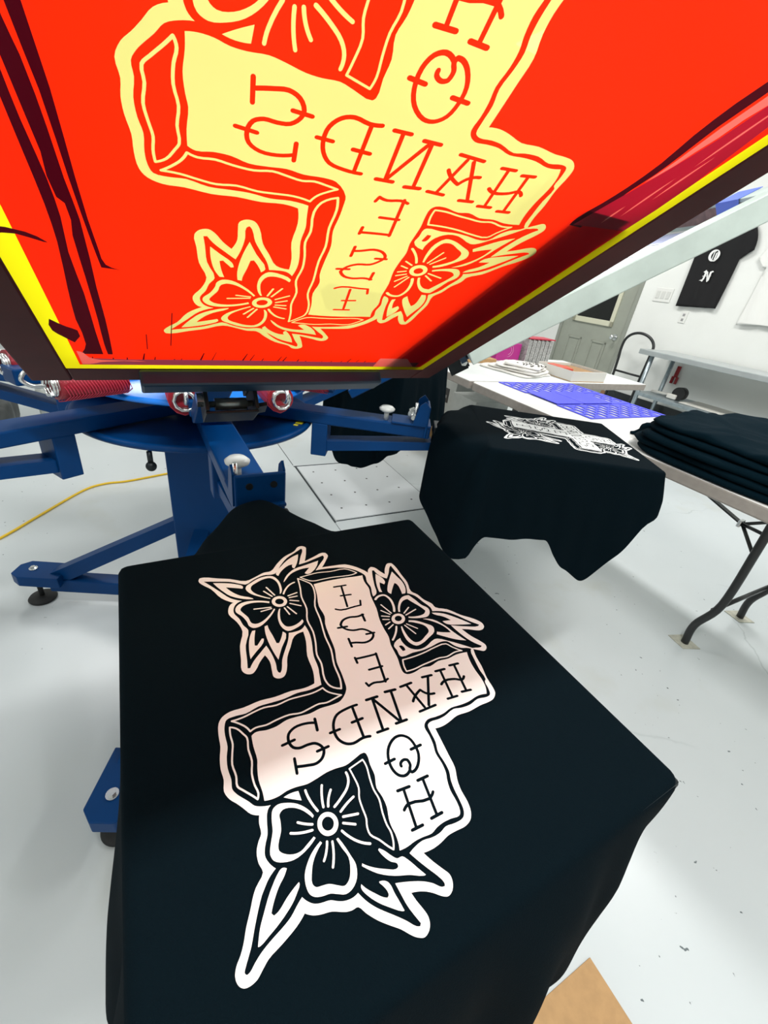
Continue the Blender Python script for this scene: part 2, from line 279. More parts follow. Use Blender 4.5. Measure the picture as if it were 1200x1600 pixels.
ART = """1P0:-1552,-1232 -1608,-1213 -1608,-1164 -1542,-1024 -1483,-890 -1391,-732 -1435,-600 -1479,-496 -1482,-408 -1594,-304 -1723,-165 -1807,1 -1880,69 -1888,126 -1849,168 -1775,151 -1548,55 -1613,220 -1656,327 -1640,377 -1574,388 -1499,340 -1354,221 -1342,367 -1325,506 -1314,538 -1221,644 -1126,711 -1058,743 -1119,774 -1158,831 -1129,874 -1031,909 -963,940 -1107,1027 -1155,1083 -1145,1138 -1065,1153 -894,1144 -716,1136 -548,1092 -468,1137 -359,1162 -267,1215 -193,1221 -115,1337 28,1442 137,1551 222,1599 274,1590 310,1544 310,1487 253,1382 219,1306 348,1344 461,1400 516,1413 555,1389 575,1341 546,1293 508,1243 613,1202 729,1177 865,1131 987,1110 1041,1088 1084,1025 1092,954 1089,861 1099,715 1088,589 1112,470 1120,394 1111,327 1214,315 1351,298 1460,284 1550,242 1626,223 1714,218 1781,196 1820,159 1837,97 1833,30 1831,-49 1846,-127 1851,-196 1843,-270 1912,-237 1978,-198 2020,-175 2059,-180 2096,-209 2109,-250 2091,-287 2052,-331 2016,-387 1990,-459 2037,-449 2087,-433 2132,-423 2167,-432 2193,-457 2204,-494 2190,-527 2166,-557 2111,-605 2069,-653 2014,-712 1954,-761 1905,-794 1903,-832 1893,-871 1854,-947 1837,-1015 1820,-1057 1791,-1096 1820,-1142 1843,-1196 1866,-1264 1889,-1338 1920,-1384 1939,-1411 1947,-1445 1943,-1480 1925,-1503 1898,-1515 1869,-1515 1837,-1500 1806,-1473 1764,-1447 1705,-1420 1636,-1380 1576,-1348 1545,-1325 1488,-1267 1429,-1280 1362,-1276 1310,-1251 1273,-1224 1207,-1221 1156,-1208 1124,-1258 1066,-1297 1018,-1331 969,-1370 900,-1396 818,-1383 734,-1389 653,-1382 552,-1360 450,-1356 349,-1338 301,-1303 274,-1231 278,-1126 265,-980 278,-848 273,-706 289,-578 276,-480 142,-444 -55,-433 -233,-384 -378,-365 -350,-469 -224,-550 -111,-618 35,-668 96,-712 102,-762 68,-801 -2,-799 -111,-788 -213,-811 -147,-877 -72,-932 -42,-974 -59,-1023 -113,-1052 -242,-1032 -420,-1004 -599,-941 -755,-966 -887,-1019 -959,-1014 -1042,-975 -1061,-938 -1179,-1046 -1369,-1124 -1481,-1203
2P0:-1533,-1179 -1493,-1061 -1431,-900 -1345,-779 -1328,-746 -1385,-643 -1430,-509 -1413,-419 -1422,-368 -1553,-266 -1686,-142 -1765,-13 -1833,99 -1805,107 -1671,41 -1505,-37 -1524,82 -1559,200 -1595,322 -1549,323 -1433,224 -1320,121 -1316,232 -1262,478 -1182,589 -1106,646 -1024,680 -900,647 -794,648 -681,609 -624,597 -663,661 -800,705 -968,763 -1086,813 -1078,838 -964,855 -873,920 -971,1002 -1077,1074 -1096,1104 -994,1103 -824,1103 -691,1092 -533,1026 -458,1093 -335,1128 -215,1161 -151,1146 -84,1296 6,1382 141,1471 236,1548 250,1517 216,1411 123,1221 281,1249 410,1294 506,1362 518,1334 495,1245 511,1205 633,1160 761,1125 872,1108 894,1081 967,1061 1032,1030 1042,980 1024,883 1045,773 1038,671 1020,595 1046,475 1049,401 1042,322 1059,284 1119,271 1215,260 1298,230 1391,230 1465,222 1529,194 1595,178 1681,168 1751,152 1784,121 1788,40 1777,-33 1791,-88 1793,-157 1779,-234 1786,-298 1803,-358 1861,-329 1930,-290 1995,-251 2041,-234 2056,-240 2050,-264 2011,-303 1973,-359 1937,-436 1903,-528 1967,-522 2034,-514 2096,-496 2140,-481 2150,-492 2140,-513 2090,-557 2038,-609 1964,-686 1909,-730 1843,-765 1850,-808 1842,-857 1826,-893 1801,-934 1787,-996 1772,-1032 1744,-1063 1711,-1085 1732,-1119 1771,-1174 1796,-1233 1816,-1294 1844,-1364 1871,-1409 1895,-1442 1898,-1459 1884,-1468 1865,-1458 1826,-1431 1797,-1412 1733,-1380 1666,-1344 1598,-1302 1574,-1281 1535,-1243 1502,-1189 1453,-1221 1405,-1233 1357,-1220 1291,-1186 1214,-1170 1152,-1149 1125,-1119 1109,-1174 1083,-1221 1035,-1255 983,-1297 954,-1318 906,-1340 840,-1333 745,-1341 654,-1331 574,-1310 470,-1310 390,-1299 339,-1274 332,-1200 341,-1118 316,-1004 322,-894 327,-781 314,-659 326,-542 314,-425 206,-403 118,-383 -31,-375 -212,-330 -339,-312 -461,-320 -413,-379 -407,-465 -414,-510 -315,-548 -197,-617 -99,-672 17,-713 44,-733 26,-750 -76,-742 -196,-746 -328,-768 -254,-850 -177,-930 -113,-975 -118,-998 -222,-980 -400,-953 -596,-883 -686,-915 -793,-932 -888,-965 -959,-958 -1031,-916 -1062,-847 -1146,-955 -1292,-1039 -1425,-1115
3P0:-1071,4 -1077,174 -1062,409 -1043,544 -1035,649 -911,616 -780,615 -645,573 -421,537 -241,485 -100,467 17,459 121,426 210,415 313,403 408,378 488,369 519,395 527,465 508,585 524,668 500,781 513,903 501,1013 517,1147 628,1103 742,1080 857,1070 945,1046 1013,1002 996,906 1012,783 1011,692 1000,581 1020,479 1019,394 1012,315 1037,264 1068,244 1144,241 1225,227 1298,204 1391,204 1463,191 1516,166 1590,144 1669,141 1739,125 1761,102 1752,32 1748,-35 1755,-97 1770,-152 1762,-223 1759,-286 1765,-352 1761,-412 1719,-398 1662,-391 1600,-393 1558,-386 1486,-363 1410,-360 1336,-371 1246,-341 1161,-338 1069,-328 1052,-342 1070,-442 1086,-517 1076,-600 1075,-674 1088,-762 1095,-836 1082,-921 1080,-988 1091,-1049 1090,-1105 1079,-1152 1012,-1149 921,-1154 825,-1140 767,-1126 654,-1128 558,-1121 540,-1080 556,-1001 556,-915 533,-821 541,-711 552,-622 540,-523 548,-405 539,-327 448,-230 363,-212 257,-200 127,-192 -30,-148 -211,-131 -401,-108 -513,-71 -690,-73 -883,-24
3P0:-1471,-1086 -1427,-959 -1371,-854 -1310,-786 -1265,-796 -1302,-868 -1349,-966 -1234,-910 -1151,-842 -1070,-732 -1047,-723 -1089,-827 -1185,-948 -1293,-1011 -1379,-1052
3P0:-989,-550 -1054,-635 -1146,-729 -1242,-765 -1296,-745 -1337,-684 -1390,-581 -1401,-485 -1376,-413 -1293,-374 -1176,-368 -1043,-407 -1037,-424 -1161,-396 -1276,-402 -1353,-451 -1358,-527 -1317,-629 -1277,-691 -1223,-711 -1142,-686 -1055,-606 -1002,-543
3P0:-949,-568 -1004,-676 -1033,-798 -1019,-884 -962,-937 -901,-943 -822,-899 -718,-868 -656,-863 -609,-827 -608,-761 -672,-663 -806,-542 -821,-552 -733,-633 -672,-718 -658,-789 -689,-829 -779,-841 -865,-876 -925,-893 -975,-852 -991,-765 -971,-670 -923,-578
3P0:-797,-487 -682,-524 -592,-533 -509,-502 -495,-437 -552,-317 -511,-317 -446,-438 -443,-509 -508,-551 -622,-559 -728,-536 -798,-501
3S21:-1023,-383 -1092,-339 -1155,-273 -1182,-204
3P0:-1224,-323 -1341,-248 -1434,-120 -1464,26 -1506,225 -1293,51 -1284,-2 -1314,-26 -1400,64 -1401,-63 -1350,-196 -1242,-302
3P0:-1408,-365 -1548,-251 -1662,-115 -1723,23 -1552,-47 -1447,-116 -1467,-134 -1531,-114 -1523,-175 -1447,-281 -1361,-346
3P0:-882,-383 -852,-400 -830,-425 -822,-457 -826,-489 -844,-517 -871,-537 -905,-547 -941,-544 -972,-529 -994,-503 -1004,-471 -1000,-438 -982,-409 -953,-388 -918,-379
4P0:-895,-418 -879,-427 -868,-441 -864,-459 -867,-477 -876,-493 -891,-505 -910,-511 -928,-509 -944,-501 -956,-487 -960,-469 -957,-451 -947,-434 -932,-422 -914,-417
3S18:-1142,-583 -1024,-518
3S18:-1199,-538 -1035,-485
3S18:-973,-345 -993,-234
3S18:-937,-341 -934,-250
3S18:-892,-347 -849,-260
3S17:-841,-363 -763,-261
3S17:-800,-406 -659,-348
3S17:-792,-442 -675,-420
3S17:-853,-579 -885,-755
3S17:-831,-578 -823,-693
3P0:-570,-817 -573,-849 -487,-895 -356,-931 -217,-948 -284,-880 -372,-788 -428,-767 -435,-785 -360,-849 -369,-872 -470,-850
3P0:-598,-683 -591,-716 -481,-734 -314,-733 -112,-706 -241,-637 -407,-540 -454,-563 -389,-593 -315,-641 -324,-665 -438,-673 -540,-685
3C17:-1239,-142 -1057,-170 -900,-207 -697,-216 -524,-269 -341,-269 -181,-299 -35,-340 86,-338 265,-374 359,-354 423,-271 320,-240 147,-228 -45,-184 -228,-175 -493,-132 -705,-114 -890,-46 -1081,-25 -1164,-77
3C16:-1252,-105 -1260,-11 -1268,127 -1240,290 -1231,483 -1162,562 -1107,600 -1090,529 -1098,425 -1121,277 -1127,142 -1134,11 -1199,-65
3C15:367,-1238 368,-1145 354,-1057 345,-967 363,-860 351,-742 359,-638 367,-532 351,-427 408,-398 449,-352 486,-298 498,-372 508,-451 494,-518 505,-606 516,-691 495,-787 499,-899 511,-989 501,-1071 516,-1121 463,-1145 414,-1186
3C14:416,-1263 451,-1214 516,-1177 560,-1157 659,-1169 760,-1165 855,-1188 946,-1188 1009,-1178 1049,-1192 1008,-1222 947,-1271 903,-1303 827,-1296 730,-1305 640,-1287 569,-1270 487,-1272
3C12:1122,-502 1099,-376 1157,-370 1246,-386 1334,-397 1416,-390 1502,-409 1588,-418 1635,-413 1697,-426 1737,-447 1705,-472 1645,-510 1591,-553 1536,-551 1490,-534 1419,-530 1346,-522 1279,-495 1187,-496
3C15:347,444 353,526 354,619 348,720 332,846 334,998 398,1038 479,1107 467,1021 486,906 470,818 476,700 481,602 492,502 487,407 422,415
3P0:1113,-1022 1107,-972 1115,-912 1186,-911 1149,-971
3P0:1315,-865 1257,-892 1194,-948 1158,-1012 1142,-1073 1159,-1114 1212,-1136 1291,-1151 1358,-1182 1413,-1201 1457,-1189 1490,-1139 1507,-1068 1495,-994 1450,-901 1437,-910 1461,-964 1481,-1015 1476,-1066 1448,-1118 1417,-1143 1380,-1137 1314,-1100 1252,-1086 1210,-1081 1189,-1049 1203,-989 1242,-935 1284,-902 1327,-877
3P0:1482,-880 1517,-948 1562,-999 1613,-1034 1672,-1046 1719,-1038 1745,-1014 1762,-970 1771,-922 1794,-880 1815,-837 1810,-790 1775,-742 1705,-715 1646,-725 1564,-745 1514,-762 1516,-777 1580,-762 1645,-743 1714,-760 1759,-790 1774,-827 1754,-863 1723,-911 1711,-959 1703,-990 1677,-1006 1620,-989 1572,-963 1524,-915 1496,-872
3P0:1438,-728 1461,-744 1477,-767 1481,-795 1475,-822 1458,-845 1433,-860 1405,-866 1376,-861 1351,-846 1335,-823 1329,-795 1336,-767 1353,-743 1379,-727 1409,-722
4P0:1423,-756 1437,-765 1446,-779 1449,-794 1445,-810 1436,-823 1421,-832 1404,-835 1387,-832 1373,-823 1364,-810 1360,-794 1364,-778 1374,-764 1389,-755 1406,-752
3S17:1132,-864 1192,-860 1299,-830
3S17:1148,-741 1215,-767 1293,-784
3S17:1205,-692 1252,-728 1303,-751
3S18:1137,-537 1196,-543 1243,-575 1285,-635 1324,-710
3S17:1320,-557 1341,-618 1372,-682
3S17:1410,-679 1437,-575
3S16:1447,-695 1490,-620
3S16:1487,-722 1552,-682 1606,-630 1639,-577
3S16:1364,-893 1339,-940 1310,-981
3S16:1397,-905 1380,-981 1353,-1045
3S15:1503,-839 1556,-865 1596,-897
3S15:1518,-806 1590,-826 1653,-857
3P0:1517,-1155 1531,-1126 1564,-1153 1600,-1196 1659,-1245 1705,-1273 1722,-1262 1713,-1229 1675,-1170 1650,-1122 1632,-1079 1646,-1079 1678,-1106 1714,-1145 1746,-1197 1776,-1257 1798,-1313 1817,-1367 1815,-1379 1787,-1369 1740,-1348 1682,-1310 1616,-1264 1577,-1230 1543,-1196
3P0:1689,-535 1716,-508 1757,-481 1792,-450 1797,-413 1835,-384 1897,-351 1952,-321 1951,-335 1907,-418 1867,-513 1814,-599 1766,-650 1728,-683 1716,-675 1737,-655 1775,-607 1814,-541 1840,-487 1835,-466 1816,-464 1789,-498 1738,-530 1695,-544
3P0:1850,-616 1871,-572 1899,-559 1944,-556 1996,-548 2046,-542 2042,-556 1996,-613 1939,-673 1881,-716 1831,-737 1812,-728 1846,-708 1893,-668 1930,-632 1945,-608 1936,-594 1911,-594 1876,-608 1856,-619
3S28:-567,598 -606,667 -599,735 -526,767 -410,755 -310,713
3P0:-284,754 -408,828 -493,928 -496,1023 -398,1055 -292,1081 -216,1125 -152,1110 -97,1046 -102,960 -129,871 -155,817 -173,828 -143,933 -149,1026 -190,1071 -268,1048 -369,1001 -440,971 -429,900 -362,825 -276,775
3P0:-68,663 43,631 160,627 237,677 232,762 188,875 136,979 64,1010 -10,954 -83,877 -120,796 -99,783 -53,858 24,931 106,926 156,845 199,751 189,691 126,664 16,664 -66,678
3S21:-86,615 -4,560 74,479
3P0:-155,770 -130,748 -112,718 -106,685 -111,654 -127,629 -151,614 -181,612 -211,622 -237,643 -256,673 -263,706 -258,739 -241,764 -216,779 -186,781
4P0:-174,738 -161,727 -152,711 -148,694 -151,677 -160,664 -173,656 -188,654 -203,660 -217,671 -226,686 -229,704 -227,721 -218,734 -205,742 -189,744
3S16:-461,617 -294,665
3S16:-374,571 -281,640
3S16:-291,536 -252,616
3S16:-237,524 -212,590
3S15:-150,510 -173,580
3S15:-86,516 -125,595
3S16:-241,807 -307,909
3S16:-206,812 -249,972
3S15:-69,714 85,764
3S15:-79,745 26,826
3P0:-1008,825 -836,871 -782,833 -835,796 -732,752 -660,740 -672,706 -814,740
3P0:-981,1056 -864,1068 -750,1079 -626,1053 -541,1003 -544,958 -602,974 -727,990 -761,971 -681,898 -590,829 -635,808 -702,836 -851,945
3P0:-131,1124 -71,1249 42,1356 194,1467 147,1314 90,1190 33,1167 54,1271 -28,1219 -97,1137
3P0:-82,965 -30,1074 96,1150 238,1191 378,1247 323,1146 230,1037 179,984 148,1010 182,1071 214,1155 99,1129 -4,1056
3P0:149,450 79,569 135,561 230,585 288,661 289,759 233,914 240,960 309,1050 405,1155 506,1254 512,1231 479,1204 444,1125 394,1076 309,1033 290,960 307,830 316,708 305,587 309,459 294,444 215,451
4P0:171,516 181,534 248,537 248,503 176,497
4S27:-941,217 -926,367
4S26:-911,304 -570,231
4S26:-766,231 -747,355
4S25:-576,87 -541,145 -540,313 -537,387 -614,417
4S29:-324,42 -386,99 -401,184 -381,270 -390,347
4S29:-394,337 -291,323
4S27:-324,42 -251,71 -204,141 -187,241 -122,303 -76,319 -18,267 -3,183 -37,94 -51,34
4S26:-114,43 -1,30
4S27:-104,248 -94,340
4S28:-295,-1 -281,99
4S26:170,224 513,152
4S26:179,224 171,113 159,6
4S26:143,-1 210,-6
4S25:329,66 339,209
4S24:493,189 503,129 483,42 497,-20 457,-30
4S26:602,734 910,665
4S27:601,910 905,836
4S28:598,681 609,785
4S28:592,859 604,961
4S25:909,609 919,716
4S26:899,785 915,884
4S27:751,646 728,708 751,811 784,873 759,920
4S26:621,319 897,355
4S27:621,573 896,403
4S25:918,288 918,377 918,463
4S27:621,255 621,378
4S28:608,513 621,616
4S26:804,287 764,333 723,417 788,463 809,523
4S26:626,-51 932,-102
4S27:642,-46 912,66
4S27:620,149 921,87
4S28:623,-109 629,1
4S29:614,91 627,195
4S25:942,-159 948,-58
4S26:934,30 939,137
4S25:639,-257 934,-285
4S26:773,-321 773,-220
4S25:633,-210 634,-318 655,-413 711,-466 788,-492 863,-488 924,-445 947,-386 936,-298 947,-231
4S24:788,-529 788,-441
4S26:616,-601 722,-617
4S24:653,-607 625,-694 625,-783 660,-844 724,-863 784,-845 809,-800 809,-736 821,-674 865,-635 907,-630 959,-666 979,-722 965,-790 944,-861
4S23:874,-864 991,-881
4S24:734,-919 727,-816
4S24:891,-681 889,-584
4S25:1330,-68 1348,-126 1322,-170 1258,-192 1165,-176 1092,-130 1043,-47 1047,14 1092,64 1172,79 1249,66 1318,16 1345,-28 1347,-60 1326,-65 1292,-42 1249,-43 1236,-72 1250,-107 1273,-114
4S25:1202,-224 1200,-136
4S26:1186,29 1186,126
4S23:1430,-186 1688,-233
4S24:1427,-8 1686,-50
4S24:1422,-235 1432,-135
4S25:1421,-52 1424,40
4S23:1689,-101 1690,-6
4S22:1694,-270 1698,-182
4S23:1558,-256 1535,-203 1570,-42 1541,14"""
def art_shapes(ox=1.05, oy=0.03, shift=10):
    out = []
    for ln in ART.strip().split('\n'):
        h, body = ln.split(':'); ly = int(h[0]); kind = h[1]; wd = int(h[2:]) * 1e-4
        P = [Vector((float(a) * 1e-4 + ox, float(b) * 1e-4 + oy)) for a, b in (t.split(',') for t in body.split())]
        if kind == 'P': out.append((ly + shift, smooth_poly(P)))
        else:
            cl = kind == 'C'; Q = smooth_poly(P, 3 if len(P) > 2 else 1, cl)
            if cl: Q = Q + [Q[0]]
            for a, b in zip(Q, Q[1:]): out.append((ly + shift, capsule(a, b, wd / 2)))
    return out
SHAPES = art_shapes()
def print_bm(M, z):
    V, T = cdt(SHAPES); b = MB(M); vs = {}
    for f, ly in T:
        if ly in (11, 13):
            for i in f:
                if i not in vs: vs[i] = b.b.verts.new(M @ Vector((V[i][0], V[i][1], z)))
            try: b.b.faces.new([vs[i] for i in f])
            except ValueError: pass
    for f in b.b.faces:
        if f.normal.z < 0: f.normal_flip()
    return b

# ------------------------------------------------------------------ room shell
def struct(name, lo, hi, m, M=RM, bev=0):
    return MB(M).box(lo, hi, bev).out(name, m, kind='structure')
S0, S1, D0, D1 = -7.0, 3.4, -3.6, 4.90
struct('floor', (S0 - .1, D0 - .1, -0.1), (S1 + .1, D1 + .1, 0), FLOOR)
struct('ceiling', (S0 - .1, D0 - .1, CEIL), (S1 + .1, D1 + .1, CEIL + .1), mat('ceiling_paint', (0.8, 0.8, 0.78), 0.8))
struct('wall_back', (S0 - .1, D0, 0), (S0, D1, CEIL), WALL)
struct('wall_front', (S1, D0, 0), (S1 + .1, D1, CEIL), WALL)
struct('wall_left', (S0 - .1, D0 - .1, 0), (S1 + .1, D0, CEIL), WALL)
wb = MB(RM)   # door wall with its opening
DL, DR, DH = -4.385, -3.405, 2.06
wb.box((S0, D1, 0), (DL, D1 + .12, CEIL)).box((DR, D1, 0), (S1, D1 + .12, CEIL)).box((DL, D1, DH), (DR, D1 + .12, CEIL))
wb.out('wall_right', WALL, kind='structure')
BBM = mat('black_cove_base', (0.012, 0.018, 0.02), 0.4)
struct('baseboard_right', (-3.36, D1 - .012, 0), (S1, D1 - .0005, .335), BBM)
struct('baseboard_back', (S0 + .0005, D0 + .01, 0), (S0 + .012, D1 - .01, .10), BBM)
# door
DG = mat('grey_green_door_paint', (0.31, 0.33, 0.28), 0.45, noise=0.05, nscale=6)
DF = mat('door_trim_paint', (0.28, 0.30, 0.26), 0.5)
CREAM = mat('cream_lite_frame', (0.62, 0.62, 0.48), 0.45)
d = MB(RM).box((DL + .035, D1 + .012, .008), (DR - .035, D1 + .055, DH - .035), .002).out('door_1', DG, kind='structure')
for a, b in ((-4.203, -3.99), (-3.835, -3.622)):
    p = MB(RM)
    for lo, hi in (((a, .29), (a + .022, .81)), ((b - .022, .29), (b, .81)), ((a, .29), (b, .312)), ((a, .788), (b, .81))):
        p.box((lo[0], D1 + .003, lo[1]), (hi[0], D1 + .013, hi[1]), .003)
    p.box((a + .04, D1 + .006, .33), (b - .04, D1 + .013, .77), .004)
    p.out('door_panel', DG, d)
p = MB(RM)
X0, X1, Z0, Z1 = -4.21, -3.62, .985, 1.93
for lo, hi in (((X0, Z0), (X0 + .05, Z1)), ((X1 - .05, Z0), (X1, Z1)), ((X0, Z0), (X1, Z0 + .06)), ((X0, Z1 - .05), (X1, Z1))):
    p.box((lo[0], D1 - .006, lo[1]), (hi[0], D1 + .014, hi[1]), .005)
fr = p.out('window_frame', CREAM, d)
MB(RM).box((X0 + .05, D1 + .006, Z0 + .06), (X1 - .05, D1 + .012, Z1 - .05)).out('window_pane', mat('dark_glass', (0.004, 0.005, 0.005), 0.06, spec=0.5), fr)
k = MB(RM).cyl((-3.534, D1 + .014, .887), (-3.534, D1 + .002, .887), .034).cyl((-3.534, D1 + .01, .887), (-3.534, D1 - .04, .887), .012).ball((-3.534, D1 - .055, .887), .029, (1, .8, 1))
k.out('door_knob', STEEL, d)
p = MB(RM)
p.box((DL, D1 - .012, 0), (DL + .04, D1 + .11, DH), .003).box((DR - .04, D1 - .012, 0), (DR, D1 + .11, DH), .003).box((DL, D1 - .012, DH - .04), (DR, D1 + .11, DH), .003)
p.out('trim_1', DF, kind='structure')
struct('trim_2', (DR - .03, D1 - .02, 0), (DR + .03, D1 - .013, .30), mat('raw_wood_strip', (0.30, 0.16, 0.08), 0.7))
# ------------------------------------------------------------------ ceiling key strip and added fill lights
LITE = mat('light_diffuser', (0.9, 0.9, 0.9), 0.4, emit=((1, 0.98, 0.95), 2.0))
nm = {}
for i, (M, a, b, sx, sy, pw) in enumerate(LD):
    t = thing('key_fill_light', LLAB[i], 'ceiling light', W(M, (a, b, CEIL - .07)), 'ceiling strip lights')
    MB(M).box((a - sx / 2 - .02, b - sy / 2 - .02, CEIL - .05), (a + sx / 2 + .02, b + sy / 2 + .02, CEIL), .004).out('housing', mat('white_enamel', (0.8, 0.8, 0.8), 0.4), t)
    MB(M).box((a - sx / 2, b - sy / 2, CEIL - .06), (a + sx / 2, b + sy / 2, CEIL - .05), .002).out('diffuser', LITE, t)

# ------------------------------------------------------------------ floor panel with holes, cable, cardboard
t = MB(RM).box((-2.53, .80, 0), (-1.82, 1.45, .003), .001)
fp = t.out('floor_panel', mat('white_floor_panel', (0.70, 0.74, 0.76), 0.35), label='square white floor panel with rows of small dark holes', category='floor panel')
h = MB(RM)
for i in range(4):
    for j in range(4):
        x, y = -2.43 + i * .165, .88 + j * .155
        h.cyl((x, y, .0025), (x, y, .0036), .0065, seg=10)
h.out('hole', BLK, fp, kind='stuff')
h = MB(RM).box((-2.545, .78, 0), (-2.533, 1.45, .0015)).box((-2.53, .785, 0), (-1.80, .796, .0015)).box((-1.815, .80, 0), (-1.808, 1.46, .0015)).box((-3.3, .78, 0), (-2.56, .784, .001)).box((-1.8, .787, 0), (-1.2, .789, .001)).box((-3.3, 1.452, 0), (-1.4, 1.455, .001))
h.out('joint', mat('dark_joint', (0.03, 0.04, 0.045), 0.8), fp)
cb = MB().tube([W(RM, p) for p in ((-1.75, -.88, .006), (-2.034, -.645, .006), (-2.197, -.535, .006), (-2.428, -.377, .006), (-2.491, -.281, .006), (-2.502, -.174, .006), (-2.558, .014, .006), (-2.62, .25, .006), (-2.60, .5, .006))], .0055, sub=6)
cb.out('extension_cable', mat('yellow_cable', (0.80, 0.52, 0.015), 0.45), label='yellow extension cable snaking over the white floor behind the press', category='cable')
MB(RM).box((-.02, .05, 0.0005), (.75, .67, .006), .001).out('cardboard_sheet', CARD, label='flat brown cardboard sheet on the floor under the nearest black shirt', category='cardboard')
b = MB(RM).box((-3.25, 1.66, .001), (-2.82, 2.05, .22), .003)
b.out('cardboard_box', CARD, label='brown cardboard carton on the floor far behind the right press arm', category='box')

# ------------------------------------------------------------------ the press
pr = thing('screen_printing_press', 'blue multi-arm rotary screen printing press with steel column and splayed feet', 'screen printing press', HUB)
HM = TR(HUB)
a187, a277 = math.radians(187.3), math.radians(277.3)
MB(HM @ RZ(a277)).box((-.086, -.086, .02), (.086, .118, .775), .006).out('column', BLUE, pr)
MB(HM).cyl((0, 0, .90), (0, 0, 1.0), .055, seg=32).cyl((0, 0, .79), (0, 0, .872), .07, seg=32).out('spindle', DSTEEL, pr)
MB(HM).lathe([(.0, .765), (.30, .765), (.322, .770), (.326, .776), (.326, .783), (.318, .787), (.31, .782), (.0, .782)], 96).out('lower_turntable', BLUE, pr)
MB(HM).lathe([(.0, .872), (.300, .872), (.308, .876), (.308, .882), (.302, .887), (.0, .887)], 96).out('upper_turntable', BLUE_LIT, pr)
for ang, R_ in ((187.3, .612), (276.5, .73), (7.3, .612), (97, .73)):
    M = HM @ RZ(math.radians(ang))
    l = MB(M)
    l.prism([(R_ - .10, -.045), (R_ + .035, -.045), (R_ + .06, -.02), (R_ + .06, .03), (R_ + .03, .05), (R_ - .10, .05)], .095, .135, bev=.003)
    l.box((.08, -.028, .06), (R_ - .05, .028, .112), .004)
    q = bmesh.new()
    A = [(.085, .36), (.085, .41), (R_ - .06, .135), (R_ - .10, .10)]
    v0 = [q.verts.new((x, -.022, z)) for x, z in A]; v1 = [q.verts.new((x, .022, z)) for x, z in A]
    q.faces.new(v0[::-1]); q.faces.new(v1)
    for i in range(4): q.faces.new((v0[i], v0[(i + 1) % 4], v1[(i + 1) % 4], v1[i]))
    bmesh.ops.recalc_face_normals(q, faces=q.faces[:]); l.add(q)
    lo = l.out('base_leg', BLUE, pr)
    f = MB(M).cyl((R_ + .005, 0, .012), (R_ + .005, 0, .095), .008).cyl((R_ + .005, 0, .085), (R_ + .005, 0, .095), .016, seg=6, smooth=False)
    f.lathe([(.0, .001), (.042, .001), (.044, .006), (.040, .012), (.014, .018), (.0, .018)], 32, M=TR((R_ + .005, 0, 0)))
    f.out('levelling_foot', RUBBER, lo)
    MB(M).cyl((R_ + .005, 0, .135), (R_ + .005, 0, .139), .013, seg=20).cyl((R_ + .005, 0, .138), (R_ + .005, 0, .145), .008, seg=6, smooth=False).out('bolt', STEEL, lo)

def platen_arm(M, side=1):
    a = MB(M)
    a.box((.10, -.006, .788), (.70, .070, .822), .004)                       # upper beam
    o = a.out('platen_arm', BLUE, pr)
    lb = MB(M).prism([(0, 0), (.31, .047), (.31, .072), (0, .030)], .0, .055, M=Matrix(((1, 0, 0, .40), (0, 0, 1, .004), (0, 1, 0, .705), (0, 0, 0, 1))))
    lb.out('lower_beam', BLUE, o)
    MB(M).box((.357, -.006, .690), (.403, .070, .79), .003).out('upright', BLUE, o)
    k = MB(M).cyl((.41, .03, .752), (.41, .03, .77), .006).out('stop_bolt', DSTEEL, o) if False else None
    br = MB(M).box((.585, -.010, .822), (.70, .072, .828), .002).box((.682, -.011, .79), (.690, .073, .882), .003)
    for y in (-.014, .069): br.prism([(0, 0), (.040, 0), (.040, .058), (.028, .070), (.014, .058)], 0, .004, M=Matrix(((1, 0, 0, .645), (0, 0, 1, y), (0, 1, 0, .826), (0, 0, 0, 1))))
    br.out('platen_bracket', BLUE, o)
    MB(M).cyl((.568, .018, .822), (.568, .018, .848), .007).lathe([(.0, .845), (.014, .846), (.022, .851), (.023, .856), (.016, .862), (.0, .865)], 28, M=TR((.568, .018, 0))).out('knob', KNOBW, o)
    MB(M).cyl((.645, -.008, .845), (.645, .068, .845), .006).cyl((.645, .045, .845), (.645, .060, .845), .014, seg=6, smooth=False).cyl((.645, .030, .845), (.645, .036, .845), .015).out('levelling_bolt', STEEL, o)
    MB(M).cyl((.650, -.002, .826), (.650, -.002, .888), .004).out('set_screw', STEEL, o)
    for y in (.012, .052): MB(M).cyl((.6885, y, .862), (.6915, y, .862), .006).out('rivet', DSTEEL, o)
    pl = MB(M).box((.834, -.172, .826), (1.286, .236, .847), .003)
    pl.box((.71, -.006, .795), (1.20, .070, .826), .003)
    pl.out('platen', DSTEEL, o)
STN = {'A': MA, 'B': MB_, 'C': station(119.4), 'D': station(179), 'E': station(-121), 'F': station(-60.5)}
for k in 'ABCDEF': platen_arm(STN[k])
MB(HM).cyl((.02, -.315, .735), (.02, -.315, .765), .006).ball((.02, -.315, .728), .012).out('index_pin', DSTEEL, pr)
MB(HM).cyl((-.24, -.27, .72), (-.24, -.27, .765), .006).ball((-.24, -.27, .715), .013).out('index_pin', DSTEEL, pr)
# yellow caution sticker on the turntable rim
lbl = MB(HM @ TR((.296, -.012, 0)) @ RZ(math.radians(-8))).box((-.010, -.011, .7825), (.010, .011, .7832))
lbl.box((-.008, -.030, .7825), (.004, -.019, .7832))
